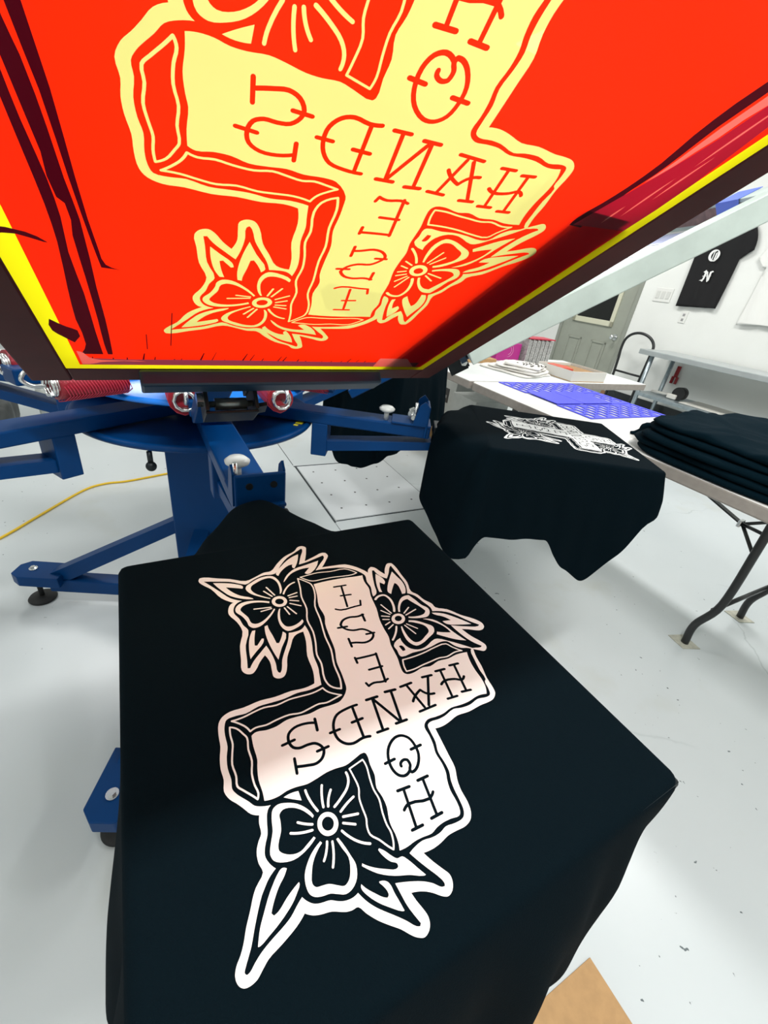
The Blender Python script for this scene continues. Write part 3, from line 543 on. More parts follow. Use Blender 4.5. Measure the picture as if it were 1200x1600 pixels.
# ---- print heads
def print_head(M, S, spring=True):
    a = MB(M).box((.12, -.042, .890), (.42, .016, .925), .004)
    a.M = S; a.box((.44, -.042, .020), (.737, .006, .045), .003); a.M = M
    h = a.out('print_head_arm', BLUE, pr)
    c = MB(S).box((.772, -.119, -.0205), (.800, .181, -.0015), .003).box((.738, -.119, -.010), (.7535, .181, .070), .002).box((.7535, -.119, -.006), (.775, .181, -.0015), .001).box((.7555, -.119, .0505), (.800, .181, .066), .003)
    c.out('screen_clamp', mat('clamp_blue_enamel', (0.003, 0.026, 0.06), 0.4, noise=0.1), h)
    g = MB(S).box((.705, -.052, -.038), (.756, -.047, -.0065), .001).box((.705, .010, -.038), (.756, .015, -.0065), .001).box((.705, -.052, -.0415), (.752, .015, -.038), .001).box((.705, -.0475, -.007), (.737, -.0425, .046), .001).box((.705, .0065, -.007), (.737, .0115, .046), .001)
    g.prism([(.71, .015), (.748, .015), (.754, .026), (.72, .030)], -.034, -.029)
    g.out('tilt_bracket', DSTEEL, h)
    MB(S).cyl((.738, -.038, -.026), (.738, .002, -.026), .008, seg=28).cyl((.738, -.047, -.026), (.738, .010, -.026), .004).out('pivot_roller', mat('roller_steel', (0.22, 0.25, 0.25), 0.3, 0.8), h)
    MB(S).cyl((.746, -.052, -.022), (.746, -.060, -.022), .009, seg=6, smooth=False).out('hex_bolt', STEEL, h)
    RED = mat('red_mesh_sleeve', (0.26, 0.004, 0.016), 0.4, bump=0.6, bscale=120)
    for y in (-.048, .147):
        sp = MB(M).tube([(.275, y, .918), (.34, y, .919), (.405, y, .922)], .028, seg=28, sub=5)
        so = sp.out('spring_sleeve', RED, h)
        q = MB(M); nn = 22
        for k in range(nn): q.tube([(.276 + .127 * k / nn + .006 * math.sin(i * PI * 6 / 12), y + .0287 * math.cos(i * PI / 6), .9185 + .0287 * math.sin(i * PI / 6)) for i in range(12)], .0011, seg=4, sub=1, closed=True)
        q.out('sleeve_netting', mat('sleeve_thread', (0.55, 0.04, 0.08), 0.35), so)
        q = MB(M); q.tube([(.388 + .0030 * i / 6, y + .019 * math.cos(i * PI / 5), .922 + .019 * math.sin(i * PI / 5)) for i in range(60)], .0035, seg=7, sub=1)
        q.tube([(.415, y, .922), (.44, y, .925), (.455, y, .938), (.445, y, .952), (.43, y, .95)], .004, seg=8).out('spring_coil', STEEL, so)
    return h
print_head(STN['A'], SA); print_head(STN['B'], SB)
SF = TR(HUB) @ RZ(math.radians(-60.5)) @ TR(-HUB) @ SA
print_head(STN['F'], SF)
SE = TR(HUB) @ RZ(math.radians(-121)) @ TR(-HUB) @ SA; print_head(STN['E'], SE)
SC = TR(HUB) @ RZ(math.radians(119.4)) @ TR(-HUB) @ SA; print_head(STN['C'], SC)
YEL = mat('yellow_sticker', (0.75, 0.65, 0.02), 0.5)
lbl.out('warning_sticker', YEL, pr, label='small yellow warning sticker')

# ------------------------------------------------------------------ screens
def frame_bm(S, m_in, hgt, x0=.757, x1=1.367, y0=-.221, y1=.293, wl=.037, wr=.037, wx=.038):
    f = MB(S)
    f.box((x0, y0, 0), (x1, y0 + wl, hgt), .002).box((x0, y1 - wr, 0), (x1, y1, hgt), .002)
    f.box((x0, y0 + wl, 0), (x0 + wx, y1 - wr, hgt), .002).box((x1 - wx, y0 + wl, 0), (x1, y1 - wr, hgt), .002)
    return f
s1 = thing('silk_screen', 'red emulsion silk screen with a yellow cross stencil, raised over the nearest black shirt', 'silk screen', W(SA, (.76, .033, 0)))
frame_bm(SA, None, .050).out('frame', WOODF, s1)
OPN = [(.795, -.184), (1.329, -.184), (1.329, .256), (.795, .256)]
sh = [(0, OPN), (1, [(.806, -.1705), (1.316, -.1705), (1.316, .2445), (.806, .2445)])] + SHAPES
STREAK = dict(  # side streaks: dried ink, plus wrinkled-tape shade put into the colour
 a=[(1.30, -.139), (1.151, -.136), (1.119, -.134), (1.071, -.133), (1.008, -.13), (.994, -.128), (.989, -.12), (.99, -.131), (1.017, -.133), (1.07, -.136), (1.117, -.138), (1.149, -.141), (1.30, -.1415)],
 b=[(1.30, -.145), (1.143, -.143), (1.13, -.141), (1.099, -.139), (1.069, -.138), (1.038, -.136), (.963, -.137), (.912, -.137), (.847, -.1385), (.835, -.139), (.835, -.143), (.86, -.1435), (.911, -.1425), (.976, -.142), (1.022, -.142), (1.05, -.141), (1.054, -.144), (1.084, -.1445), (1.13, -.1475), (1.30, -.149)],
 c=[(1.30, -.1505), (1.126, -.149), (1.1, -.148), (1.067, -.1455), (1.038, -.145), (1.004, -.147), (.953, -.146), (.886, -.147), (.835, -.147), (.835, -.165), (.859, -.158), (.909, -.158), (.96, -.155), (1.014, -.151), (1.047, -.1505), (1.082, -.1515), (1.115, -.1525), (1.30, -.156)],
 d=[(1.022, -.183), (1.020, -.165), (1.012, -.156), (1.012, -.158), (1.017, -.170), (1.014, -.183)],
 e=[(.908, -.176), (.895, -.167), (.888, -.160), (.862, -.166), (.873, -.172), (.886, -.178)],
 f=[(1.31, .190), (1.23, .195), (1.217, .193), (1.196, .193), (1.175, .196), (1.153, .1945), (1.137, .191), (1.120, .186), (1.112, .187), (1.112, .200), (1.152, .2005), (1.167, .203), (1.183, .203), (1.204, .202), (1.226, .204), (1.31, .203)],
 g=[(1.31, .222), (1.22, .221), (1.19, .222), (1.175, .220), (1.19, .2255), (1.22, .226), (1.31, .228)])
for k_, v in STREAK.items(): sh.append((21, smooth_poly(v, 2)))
rnd = random.Random(3)
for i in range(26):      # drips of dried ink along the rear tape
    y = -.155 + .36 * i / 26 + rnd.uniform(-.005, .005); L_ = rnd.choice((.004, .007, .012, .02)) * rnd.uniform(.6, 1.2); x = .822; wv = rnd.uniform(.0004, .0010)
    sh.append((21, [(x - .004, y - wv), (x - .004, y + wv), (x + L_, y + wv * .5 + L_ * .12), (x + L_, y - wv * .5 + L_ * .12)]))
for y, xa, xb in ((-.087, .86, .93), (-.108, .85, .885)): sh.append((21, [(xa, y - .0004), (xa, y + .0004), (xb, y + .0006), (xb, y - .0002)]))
sh.append((22, [(.8065, -.168), (.8065, .236), (.8225, .232), (.8215, .10), (.8230, -.02), (.8215, -.13), (.8245, -.168)]))
sh.append((24, smooth_poly([(.8080, -.168), (.8080, -.162), (.8110, -.155), (.8140, -.15), (.816, -.11), (.8185, -.12), (.8195, -.150), (.826, -.160), (.838, -.163), (.842, -.168)], 2)))
sh.append((23, [(.8068, .166), (.8068, .231), (.836, .205), (.836, .163)]))
sh.append((25, smooth_poly([(1.113, .190), (1.14, .198), (1.17, .207), (1.20, .214), (1.31, .218), (1.31, .238), (1.22, .236), (1.17, .2445), (1.118, .2445), (1.116, .22)], 2)))
sh.append((26, smooth_poly([(1.31, .2045), (1.225, .207), (1.204, .205), (1.18, .205), (1.160, .203), (1.176, .2085), (1.188, .210), (1.2, .2125), (1.213, .213), (1.225, .216), (1.31, .214)], 2)))
for a_, b_, c_ in ((1.13, 1.17, .222), (1.15, 1.19, .229), (1.18, 1.23, .225), (1.12, 1.14, .213)): sh.append((26, smooth_poly([(a_, c_), ((a_ + b_) / 2, c_ + .0012), (b_, c_ + .001), ((a_ + b_) / 2, c_ - .0008)], 2)))
V, T = cdt(sh); b = MB(); vs = {}
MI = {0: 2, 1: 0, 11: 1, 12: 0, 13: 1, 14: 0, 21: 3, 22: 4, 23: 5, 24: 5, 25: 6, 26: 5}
for f, ly in T:
    for i in f:
        if i not in vs: vs[i] = b.b.verts.new(SA @ Vector((V[i][0], V[i][1], .0006)))
    try: g = b.b.faces.new([vs[i] for i in f]); g.material_index = MI[ly]
    except ValueError: pass
b.out('stencil_mesh', [EMUL, MESHY, STRIPE, INK_SHADE, TAPE, TAPEC, REDD], s1, keep=1)

s2 = thing('silk_screen', 'aluminium-framed silk screen raised over the right-hand black shirt', 'silk screen', W(SB, (.76, .033, 0)))
frame_bm(SB, None, .045).out('frame', ALU, s2)
MB(SB).box((.79, -.186, .0005), (1.335, .258, .0012)).out('stencil_mesh', MESHW, s2)
q = MB(SB)
for i in range(4):
    for j in range(4): q.box((1.09 + .058 * i, -.175 + .095 * j, .0014), (1.142 + .058 * i, -.086 + .095 * j, .0022))
q.out('blue_film', FILMB, s2)
q = MB(SB).box((1.3270, -.183, .010), (1.3285, .255, .038)); q.out('ink_residue', mat('brown_ink', (0.20, 0.115, 0.10), 0.6, noise=0.2, nscale=60), s2)
tp = MB(SB).box((1.325, -.140, .0453), (1.369, -.070, .0465), .0003).box((1.3255, -.140, .004), (1.3268, -.070, .0465), .0003)
tp.out('masking_tape', mat('blue_tape', (0.12, 0.20, 0.72), 0.55), s2, label='blue masking tape')

sq = thing('squeegee', 'long squeegee lying on the raised red screen, a dark band along its right side', 'squeegee', W(SA, (.95, .215, .01)))
MB(SA).box((.768, .192, .016), (1.140, .2465, .050), .004).out('handle', mat('squeegee_wood', (0.22, 0.10, 0.04), 0.5, noise=0.15), sq)
MB(SA).box((.770, .1865, .006), (1.135, .238, .0155), .001).out('blade', mat('squeegee_rubber', (0.03, 0.02, 0.02), 0.5), sq)
# ------------------------------------------------------------------ draped shirts
def interp(tab, t):
    t = t % 4.0; T_ = sorted(tab); T_ = [(T_[-1][0] - 4, *T_[-1][1:])] + T_ + [(T_[0][0] + 4, *T_[0][1:])]
    for a, b in zip(T_, T_[1:]):
        if a[0] <= t <= b[0]:
            k = (t - a[0]) / max(1e-9, b[0] - a[0]); k = k * k * (3 - 2 * k) * .5 + k * .5
            return [p + (q - p) * k for p, q in zip(a[1:], b[1:])]
def draped(M, tab, x0=.832, x1=1.287, y0=-.175, y1=.239, zt=.8505, seed=0, amp=.006, name='t_shirt'):
    """shirt pulled over a platen: tab gives (place round the edge, drop, outward offset, how flat it leaves the edge)"""
    rn = random.Random(seed); ph = [rn.uniform(0, 6.28) for _ in range(6)]; b = bmesh.new(); N = 84; r = .010; ROWS = 22; rings = []
    per = []
    for side in range(4):
        for i in range(N):
            t = i / N
            if side == 0: p = (x1, y0 + (y1 - y0) * t)
            elif side == 1: p = (x1 - (x1 - x0) * t, y1)
            elif side == 2: p = (x0, y1 - (y1 - y0) * t)
            else: p = (x0 + (x1 - x0) * t, y0)
            e = .012
            px = max(x0 + e, min(x1 - e, p[0])); py = max(y0 + e, min(y1 - e, p[1])); dx, dy = p[0] - px, p[1] - py; L = math.hypot(dx, dy)
            nx, ny = dx / L, dy / L
            per.append((side + t, px + nx * e, py + ny * e, nx, ny))
    sm = []
    for i in range(len(per)):
        ds = [0, 0, 0]; 
        for k in range(-2, 3): 
            v = interp(tab, per[(i + k) % len(per)][0]); ds = [a + c / 5 for a, c in zip(ds, v)]
        sm.append(ds)
    for j in range(ROWS + 1):
        ring = []
        for (t, px, py, nx, ny), (drop, off, flat) in zip(per, sm):
            if j < 4:
                a = j / 4 * PI / 2 * (1 - flat * .8); o = -r + r * math.sin(a); z = zt - r * (1 - math.cos(a)); o2 = 0
                q = (px + nx * o, py + ny * o, z)
            else:
                v = (j - 4) / (ROWS - 4); e1 = 1 - (1 - v) ** 3.6; eo = (1 - flat) * v + flat * e1; ez = (1 - flat) * v + flat * (max(0, v - .28) / .72) ** 1.7
                fold = amp * min(1, v * 1.6) * (math.sin(t * 9.5 + ph[0]) + .6 * math.sin(t * 23 + ph[1] + v * 2) + .35 * math.sin(t * 41 + ph[2] - v * 3))
                q = (px + nx * (off * eo + fold), py + ny * (off * eo + fold), zt - r * (1 - flat) - (drop - r) * ez)
            ring.append(b.verts.new(M @ Vector(q)))
        rings.append(ring)
    n = len(per); f = b.faces.new(rings[0]); 
    for A, B in zip(rings, rings[1:]):
        for i in range(n): g = b.faces.new((A[i], B[i], B[(i + 1) % n], A[(i + 1) % n])); g.smooth = True
    mb = MB(); mb.add(b); return mb
#SHIRTS
TA = [(0.0, .16, .02, 0), (.35, .20, .034, .2), (.5, .20, .040, .3), (.6, .20, .038, .3), (.8, .2, .022, .2), (.95, .16, .010, 0), (1.0, .16, .012, 0), (1.5, .2, .01, 0), (1.95, .2, .01, 0),
      (2.0, .16, .01, 0), (2.28, .12, .008, .2), (2.36, .12, .06, .8), (2.5, .13, .15, 1), (2.62, .14, .135, 1), (2.74, .14, .07, .8), (2.84, .16, .015, .3), (3.0, .2, .004, 0), (3.4, .24, .010, 0), (3.6, .28, .055, 0), (3.70, .29, .060, 0), (3.76, .26, .030, 0), (3.84, .30, .085, 0), (3.92, .28, .085, 0)]
ta = thing('t_shirt', 'black t-shirt stretched flat on the nearest platen, large white cross print facing up', 't-shirt', W(MA, (1.06, .03, .66)), 'black shirts on the press platens')
draped(MA, TA, seed=1).out('cloth', SHIRT, ta)
print_bm(MA, .8512).out('cross_print', INK, ta, keep=1)
TB = [(0.0, .11, .02, 0), (.1, .13, .02, 0), (.5, .3, .02, 0), (1.0, .25, .02, 0), (1.5, .22, .02, 0), (2.0, .2, .05, .6), (2.3, .2, .11, 1), (2.6, .24, .13, 1), (2.85, .30, .085, .8), (3.0, .335, .045, .4), (3.05, .30, .02, .2), (3.09, .25, .012, 0), (3.48, .23, .012, 0), (3.52, .265, .02, 0), (3.60, .305, .03, 0), (3.75, .34, .03, 0), (3.90, .23, .03, 0)]
tb = thing('t_shirt', 'black t-shirt with white cross print on the right-hand platen beside the folding table', 't-shirt', W(MB_, (1.06, .03, .5)), 'black shirts on the press platens')
draped(MB_, TB, y0=-.187, y1=.232, seed=4, amp=.004).out('cloth', SHIRT, tb)
print_bm(MB_, .8512).out('cross_print', INK, tb, keep=1)
TC = [(0, .3, .03, 0), (1, .3, .03, 0), (2, .40, .02, 0), (2.1, .43, .02, 0), (2.3, .50, .03, .2), (2.67, .48, .04, .2), (2.87, .43, .03, 0), (3, .37, .02, 0), (3.2, .34, .02, 0), (3.5, .33, .02, 0), (3.8, .28, .03, 0)]
tc_ = draped(STN['C'], TC, seed=9, amp=.008).out('t_shirt', SHIRT, label='black t-shirt hanging from the far platen behind the hub of the press', category='t-shirt', group='black shirts on the press platens')

# ------------------------------------------------------------------ folding tables
def folding_table(name, label, outline, M, legs, group='white folding tables', top=TABLE):
    o = thing(name, label, 'folding table', W(M, (sum(p[0] for p in outline) / len(outline), sum(p[1] for p in outline) / len(outline), 0)), group)
    MB(M).prism(outline, .69, .735, bev=.006).out('tabletop', [top, EDGE], o)
    for f_ in o.children[0].data.polygons: f_.material_index = 1 if abs(f_.normal.z) < .45 else 0
    for s_, dirn, dn, df in legs:
        l = MB(M)
        for d_ in (dn, df):
            l.tube([(s_, d_, .0), (s_ - .004, d_, .10), (s_ + .035 * dirn, d_, .24), (s_ + .03 * dirn, d_, .50), (s_ + .02 * dirn, d_, .69)], .0145, seg=16, sub=6)
        l.tube([(s_ + .02 * dirn, dn, .20), (s_ + .02 * dirn, df, .20)], .009, sub=1).tube([(s_ + .03 * dirn, dn, .56), (s_ + .03 * dirn, df, .56)], .009, sub=1)
        lg = l.out('leg', LEGB, o)
        m = (dn + df) / 2
        K = (s_ - .075 * dirn, m - .15, .533)
        br = MB(M).box((-.52, -.012, -.003), (0, .012, .003), M=TR(K) @ (RZ(0) if dirn > 0 else RZ(PI)) @ Matrix.Rotation(math.radians(17.5), 4, 'Y'))
        br.tube([K, (s_ + .03 * dirn, dn + .01, .555)], .0065, sub=1).tube([K, (s_ + .03 * dirn, dn + .01, .465)], .0065, sub=1).tube([K, (s_ + .03 * dirn, df - .02, .56)], .0065, sub=1)
        br.out('brace', LEGB, lg); MB(M).box((K[0] - .012, K[1] - .016, K[2] - .014), (K[0], K[1] + .016, K[2] + .014), .002).out('brace_lock', STEEL, lg)
        for d_ in (dn, df):
            MB(M).prism([(s_ - .055, d_ - .03), (s_ + .02, d_ - .045), (s_ + .05, d_ + .03), (s_ - .03, d_ + .045)], .0005, .003).out('floor_patch', mat('worn_tape_patch', (0.50, 0.50, 0.42), 0.8, noise=0.15, nscale=40), lg)
    return o
folding_table('folding_table', 'white plastic folding table beside the press holding blue folding board and black shirts', [(-1.905, 1.60), (-1.88, 1.575), (-.07, 1.575), (-.07, 2.345), (-1.88, 2.345), (-1.905, 2.32)], RM, [(-.51, 1, 1.87, 2.45 - .12), (-1.60, -1, 1.68, 2.24)])
folding_table('folding_table', 'white plastic table with a cut corner at the far end, holding folded white shirts', [(-1.915, 1.575), (-2.17, 1.575), (-2.38, 1.80), (-2.72, 2.4), (-2.72, 3.20), (-1.915, 3.20)], RM, [(-2.25, -1, 2.35, 2.95)], top=TABLEG)

# ------------------------------------------------------------------ pile of black shirts
def slab(c, sx, sy, h, seed, M=RM, nx=34, ny=26, wav=.010, rot=0.0):
    rn = random.Random(seed); ph = [rn.uniform(0, 6.28) for _ in range(10)]; b = bmesh.new(); prof = [(0.96, 0), (1.0, .12), (1.02, .5), (1.0, .88), (.975, 1.0)]
    N = 96; rings = []
    def rad(a):
        ca, sa = math.cos(a), math.sin(a); k = (abs(ca) ** 7 + abs(sa) ** 7) ** (-1 / 7)
        w_ = 1 + .02 * math.sin(3 * a + ph[0]) + .015 * math.sin(7 * a + ph[1]) + .008 * math.sin(13 * a + ph[2])
        return k * ca * sx / 2 * w_, k * sa * sy / 2 * w_
    def top(x, y): return wav * (math.sin(x * 13 + ph[3]) * math.sin(y * 15 + ph[4]) + .6 * math.sin(x * 31 + y * 23 + ph[5]) * math.sin(y * 27 + ph[6]) + .35 * math.sin(x * 60 - y * 47 + ph[7]))
    Mx = M @ TR(c) @ RZ(rot)
    for k, z in prof:
        rings.append([b.verts.new(Mx @ Vector((rad(i * 2 * PI / N)[0] * k, rad(i * 2 * PI / N)[1] * k, h * z + (top(*rad(i * 2 * PI / N)) * z)))) for i in range(N)])
    for k in (.9, .78, .62, .45, .28, .12):
        rings.append([b.verts.new(Mx @ Vector((rad(i * 2 * PI / N)[0] * k, rad(i * 2 * PI / N)[1] * k, h * (1.0 + .25 * (1 - k)) + top(rad(i * 2 * PI / N)[0] * k, rad(i * 2 * PI / N)[1] * k)))) for i in range(N)])
    b.faces.new(rings[0][::-1]); b.faces.new(rings[-1])
    for A, B in zip(rings, rings[1:]):
        for i in range(N): f = b.faces.new((A[i], A[(i + 1) % N], B[(i + 1) % N], B[i])); f.smooth = True
    mb = MB(); mb.add(b); return mb
FOLD = mat('navy_black_cotton', (0.0016, 0.0095, 0.0155), 0.95, spec=0.05, bump=0.3, bscale=700)
NS = 5
ords = ['at the bottom of', 'second from the bottom in', 'in the middle of', 'second from the top of', 'on top of']
for i in range(NS):
    rn = random.Random(40 + i)
    s_ = slab((-.46 + rn.uniform(-.02, .02), 1.955 + rn.uniform(-.012, .012), +.7365 + .0252 * i), .99 - .010 * i, .75 - .014 * i, .0246, 100 + i, wav=.0015 if i < NS - 1 else .010)
    s_.out('folded_t_shirt', FOLD, label='plain black t-shirt %s the pile on the folding table' % ords[i], category='t-shirt', group='black t-shirts piled on the folding table')
sl = MB(RM).tube([(-.92, 1.80, .80), (-.99, 1.77, .79), (-1.02, 1.80, .76), (-1.035, 1.79, .745), (-1.045, 1.775, .742)], lambda t: .016 * (1 - .6 * t), seg=10)
sl.out('sleeve_hem', FOLD, bpy.data.objects['folded_t_shirt.001'])

# ------------------------------------------------------------------ blue folding board
BP = mat('blue_plastic', (0.07, 0.08, 0.86), 0.45, noise=0.05, nscale=5)
fb = thing('shirt_folding_board', 'blue plastic perforated shirt folding board lying open on the folding table', 'folding board', W(RM, (-1.55, 2.05, .736)))
def perf(x0, x1, y0, y1, z, name):
    sh_ = [(1, [(x0, y0), (x1, y0), (x1, y1), (x0, y1)])]; j = 0; yy = y0 + .034
    while yy < y1 - .022:
        xx = x0 + .040 + (.033 if j % 2 else 0)
        while xx < x1 - .034:
            sh_.append((2, [(xx - .027, yy - .008), (xx - .018, yy - .016), (xx + .018, yy - .016), (xx + .027, yy - .008), (xx + .027, yy + .008), (xx + .018, yy + .016), (xx - .018, yy + .016), (xx - .027, yy + .008)])); xx += .066
        yy += .044; j += 1
    V_, T_ = cdt(sh_); m_ = MB(); vv = {}
    for f_, l_ in T_:
        if l_ == 1:
            for i in f_:
                if i not in vv: vv[i] = m_.b.verts.new(RM @ Vector((V_[i][0], V_[i][1], z)))
            try: m_.b.faces.new([vv[i] for i in f_])
            except ValueError: pass
    r_ = bmesh.ops.extrude_face_region(m_.b, geom=m_.b.faces[:]); 
    for v in [g for g in r_['geom'] if isinstance(g, bmesh.types.BMVert)]: v.co.z += .003
    m_.out(name, BP, fb)
perf(-1.885, -1.665, 1.76, 2.36, .7365, 'flap'); perf(-1.655, -1.455, 2.16, 2.36, .7365, 'flap'); perf(-1.445, -1.235, 1.76, 2.36, .7365, 'flap')
MB(RM).box((-1.66, 1.77, .7405), (-1.45, 1.965, .7445), .0015).out('solid_panel', BP, fb); MB(RM).box((-1.655, 1.972, .7405), (-1.45, 2.19, .7445), .0015).out('solid_panel', BP, fb)

# ------------------------------------------------------------------ things on the far table
WC = mat('white_cotton', (0.80, 0.78, 0.73), 0.9, sheen=0.2, bump=0.3, bscale=300)
for i in range(4):
    s_ = slab((-2.22 + .02 * i, 2.19 + .015 * (i % 2), .7355 + .0155 * i), .38 - .05 * i, .36 - .04 * i, .012, 300 + i, wav=.003, rot=.3 + .1 * i)
    so = s_.out('white_t_shirt', WC, label='white t-shirt %s in the small heap on the far table' % ['at the bottom', 'second from the bottom', 'second from the top', 'on top with black sleeve prints'][i], category='t-shirt', group='white t-shirts heaped on the far table')
b = MB(RM); rn = random.Random(5)
for i in range(26):
    x, y = rn.uniform(-2.17, -2.06), rn.uniform(2.13, 2.30); l_ = rn.uniform(.006, .018)
    b.box((x, y, .797), (x + .006, y + l_, .8005))
b.out('black_print', BLK, bpy.data.objects['white_t_shirt.003'], kind='stuff')
tr = thing('open_tray', 'shallow open white cardboard tray with brown inside at the edge of the far table', 'cardboard tray', W(RM, (-2.1, 2.5, .7355)))
WB = mat('white_card', (0.72, 0.71, 0.66), 0.7); 
MB(RM).box((-2.25, 2.42, .7355), (-1.94, 2.75, .740)).out('base', CARD, tr)
MB(RM).box((-1.945, 2.42, .74), (-1.94, 2.75, .80)).box((-2.25, 2.42, .74), (-2.245, 2.75, .80)).box((-2.245, 2.42, .74), (-1.945, 2.425, .80)).box((-2.245, 2.745, .74), (-1.945, 2.75, .80)).out('wall', WB, tr)
MB(RM).box((-2.235, 2.43, .7405), (-1.955, 2.735, .785), .003).out('packing', mat('brown_packing', (0.34, 0.20, 0.09), 0.8), tr)
MB(RM).prism([(-2.20, 2.45), (-2.05, 2.44), (-2.02, 2.51), (-2.12, 2.56), (-2.21, 2.52)], .786, .80, bev=.003).out('red_wrapper', mat('red_wrapper', (0.65, 0.10, 0.06), 0.4), label='crumpled red wrapper lying on the brown packing of the tray', category='wrapper')
mg = MB(RM).box((-2.66, 2.30, .7355), (-2.56, 2.53, .86), .003).out('magenta_box', mat('magenta_card', (0.42, 0.015, 0.22), 0.45), label='magenta box standing on the far table under the aluminium screen', category='box')
q = MB(RM @ TR((-2.559, 2.41, .80)) @ Matrix.Rotation(PI / 2, 4, 'Y'))
for r_ in (.045, .028): q.tube([(r_ * math.cos(i * PI / 8) - .01, r_ * math.sin(i * PI / 8), 0) for i in range(12)], .0012, seg=6, sub=2)
q.out('line_drawing', mat('pale_pink_ink', (0.75, 0.45, 0.62), 0.5), mg)
cs = thing('sleeve_rack', 'upright rack of thin grey sleeves with a red top edge on the far table', 'rack', W(RM, (-2.58, 2.68, .7355)))
q = MB(RM)
for i in range(18): q.box((-2.64 + .002 * (i % 2), 2.555 + .0145 * i, .736), (-2.52 - .002 * (i % 3), 2.555 + .0145 * i + .010, .905 - .004 * (i % 3)), .001)
q.out('sleeves', mat('grey_sleeve', (0.42, 0.42, 0.41), 0.4, 0.2, noise=0.3, nscale=90), cs)
MB(RM).box((-2.645, 2.55, .906), (-2.515, 2.82, .914), .001).out('red_top', mat('red_card', (0.45, 0.02, 0.05), 0.5), cs)
MB(RM).box((-2.60, 1.93, .7355), (-2.43, 2.20, .765), .002).out('brown_cardboard', CARD, label='flat brown cardboard lid at the left end of the far table', category='cardboard')

# ------------------------------------------------------------------ cartons under the tables
GC = mat('grey_white_card', (0.42, 0.44, 0.42), 0.7, noise=0.05, nscale=20)
bx = thing('printed_carton', 'grey-white shipping carton with a black label square under the far table', 'box', W(RM, (-2.9, 2.0, 0)))
bz = .34
MB(RM).box((-3.22, 2.08, .001), (-2.66, 2.40, .60), .004).out('carton', GC, bx)
q = MB(RM).box((-2.90, 2.0765, .36), (-2.74, 2.0795, .47)); q.out('black_label', BLK, bx)
q = MB(RM); 
for i in range(5): q.box((-2.885 + .027 * i, 2.0740, .395), (-2.868 + .027 * i, 2.0765, .417))
q.out('label_text', mat('grey_print', (0.3, 0.3, 0.3), 0.6), bx)
q = MB(RM)
for i in range(3):
    for j in range(4): q.box((-2.6605, 2.11 + .065 * j, .34 + .05 * i), (-2.6575, 2.145 + .065 * j, .36 + .05 * i))
q.out('handling_marks', mat('black_print_ink', (0.03, 0.03, 0.03), 0.6), bx, kind='stuff')
MB(RM).box((-2.56, 1.98, .001), (-2.28, 2.28, .50), .004).out('printed_carton', GC, label='second grey-white carton in the shadow under the far table', category='box')
MB(RM).box((-2.25, 1.98, .001), (-2.05, 2.2, .40), .02).out('dark_bag', mat('dark_fabric', (0.02, 0.018, 0.018), 0.9), label='dark bag standing under the joint between the two white tables', category='bag')

# ------------------------------------------------------------------ steel work table along the wall
wt = thing('steel_work_table', 'galvanised steel work table with a lower shelf against the door wall', 'work table', W(RM, (-2.0, 4.6, 0)))
MB(RM).box((-2.83, 4.37, .825), (-.9, 4.86, .872), .006).out('worktop', mat('brushed_worktop', (0.50, 0.54, 0.55), 0.3, 0.55, noise=0.06, nscale=8), wt)
for x in (-2.705, -1.0):
    for y in (4.42, 4.80): MB(RM).cyl((x, y, .003), (x, y, .825), .0205, seg=24).cyl((x, y, .001), (x, y, .03), .026).out('leg', GALV, wt)
MB(RM).box((-2.72, 4.40, .445), (-.95, 4.83, .480), .005).out('shelf', GALV, wt)
MB(RM).box((-2.30, 4.46, .481), (-1.25, 4.80, .489), .002).out('flat_board', mat('pale_board', (0.62, 0.61, 0.56), 0.6), label='pale flat board lying on the lower shelf of the steel table', category='board')
tg = thing('tape_dispenser', 'hand-held black and white packing tape dispenser on the lower shelf', 'tape dispenser', W(RM, (-2.42, 4.55, .481)))
MB(RM).cyl((-2.37, 4.52, .545), (-2.37, 4.59, .545), .060, seg=32).out('tape_roll', BLK, tg)
MB(RM).box((-2.46, 4.50, .485), (-2.37, 4.61, .53), .008).out('body', WB, tg)
MB(RM).cyl((-2.64, 4.54, .50), (-2.45, 4.55, .515), .014).out('handle', WB, tg)
RDP = mat('red_plastic', (0.30, 0.01, 0.015), 0.4)
rc = MB(RM).box((-2.675, 4.865, .64), (-2.64, 4.885, .75), .004).box((-2.69, 4.865, .575), (-2.665, 4.885, .645), .004, M=Matrix()).box((-2.645, 4.865, .575), (-2.622, 4.885, .645), .004)
rc.out('red_clamp', RDP, label='red plastic clamp hanging on the wall under the steel worktop', category='clamp')

# ------------------------------------------------------------------ hand truck
ht = thing('hand_truck', 'black tubular hand truck with an arched handle leaning by the door', 'hand truck', W(RM, (-3.06, 4.75, 0)))
HT = RM @ TR((-3.06, 4.66, 0)) @ Matrix.Rotation(math.radians(-3), 4, 'X')
MB(HT).tube([(-.16, 0, .10), (-.165, 0, .45), (-.185, 0, .70), (-.20, 0, .80), (-.195, 0, .90), (-.14, 0, .965), (-.04, 0, .99), (.07, 0, .965), (.145, 0, .90), (.155, 0, .80), (.155, 0, .45), (.16, 0, .10)], .014, sub=5).out('frame', LEGB, ht)
for z in (.58, .28): MB(HT).tube([(-.168, 0, z), (.156, 0, z)], .011, sub=1).out('crossbar', LEGB, ht)
MB(HT).box((-.2, -.22, .01), (.2, .02, .022), .002).out('toe_plate', LEGB, ht)
for x in (-.23, .20): MB(HT).cyl((x, .09, .115), (x + .035, .09, .115), .105, seg=32).out('wheel', RUBBER, ht)
MB(HT).cyl((-.23, .09, .115), (.23, .09, .115), .01).box((-.165, .0, .10), (-.15, .095, .13)).box((.15, .0, .10), (.165, .095, .13)).out('axle', LEGB, ht)

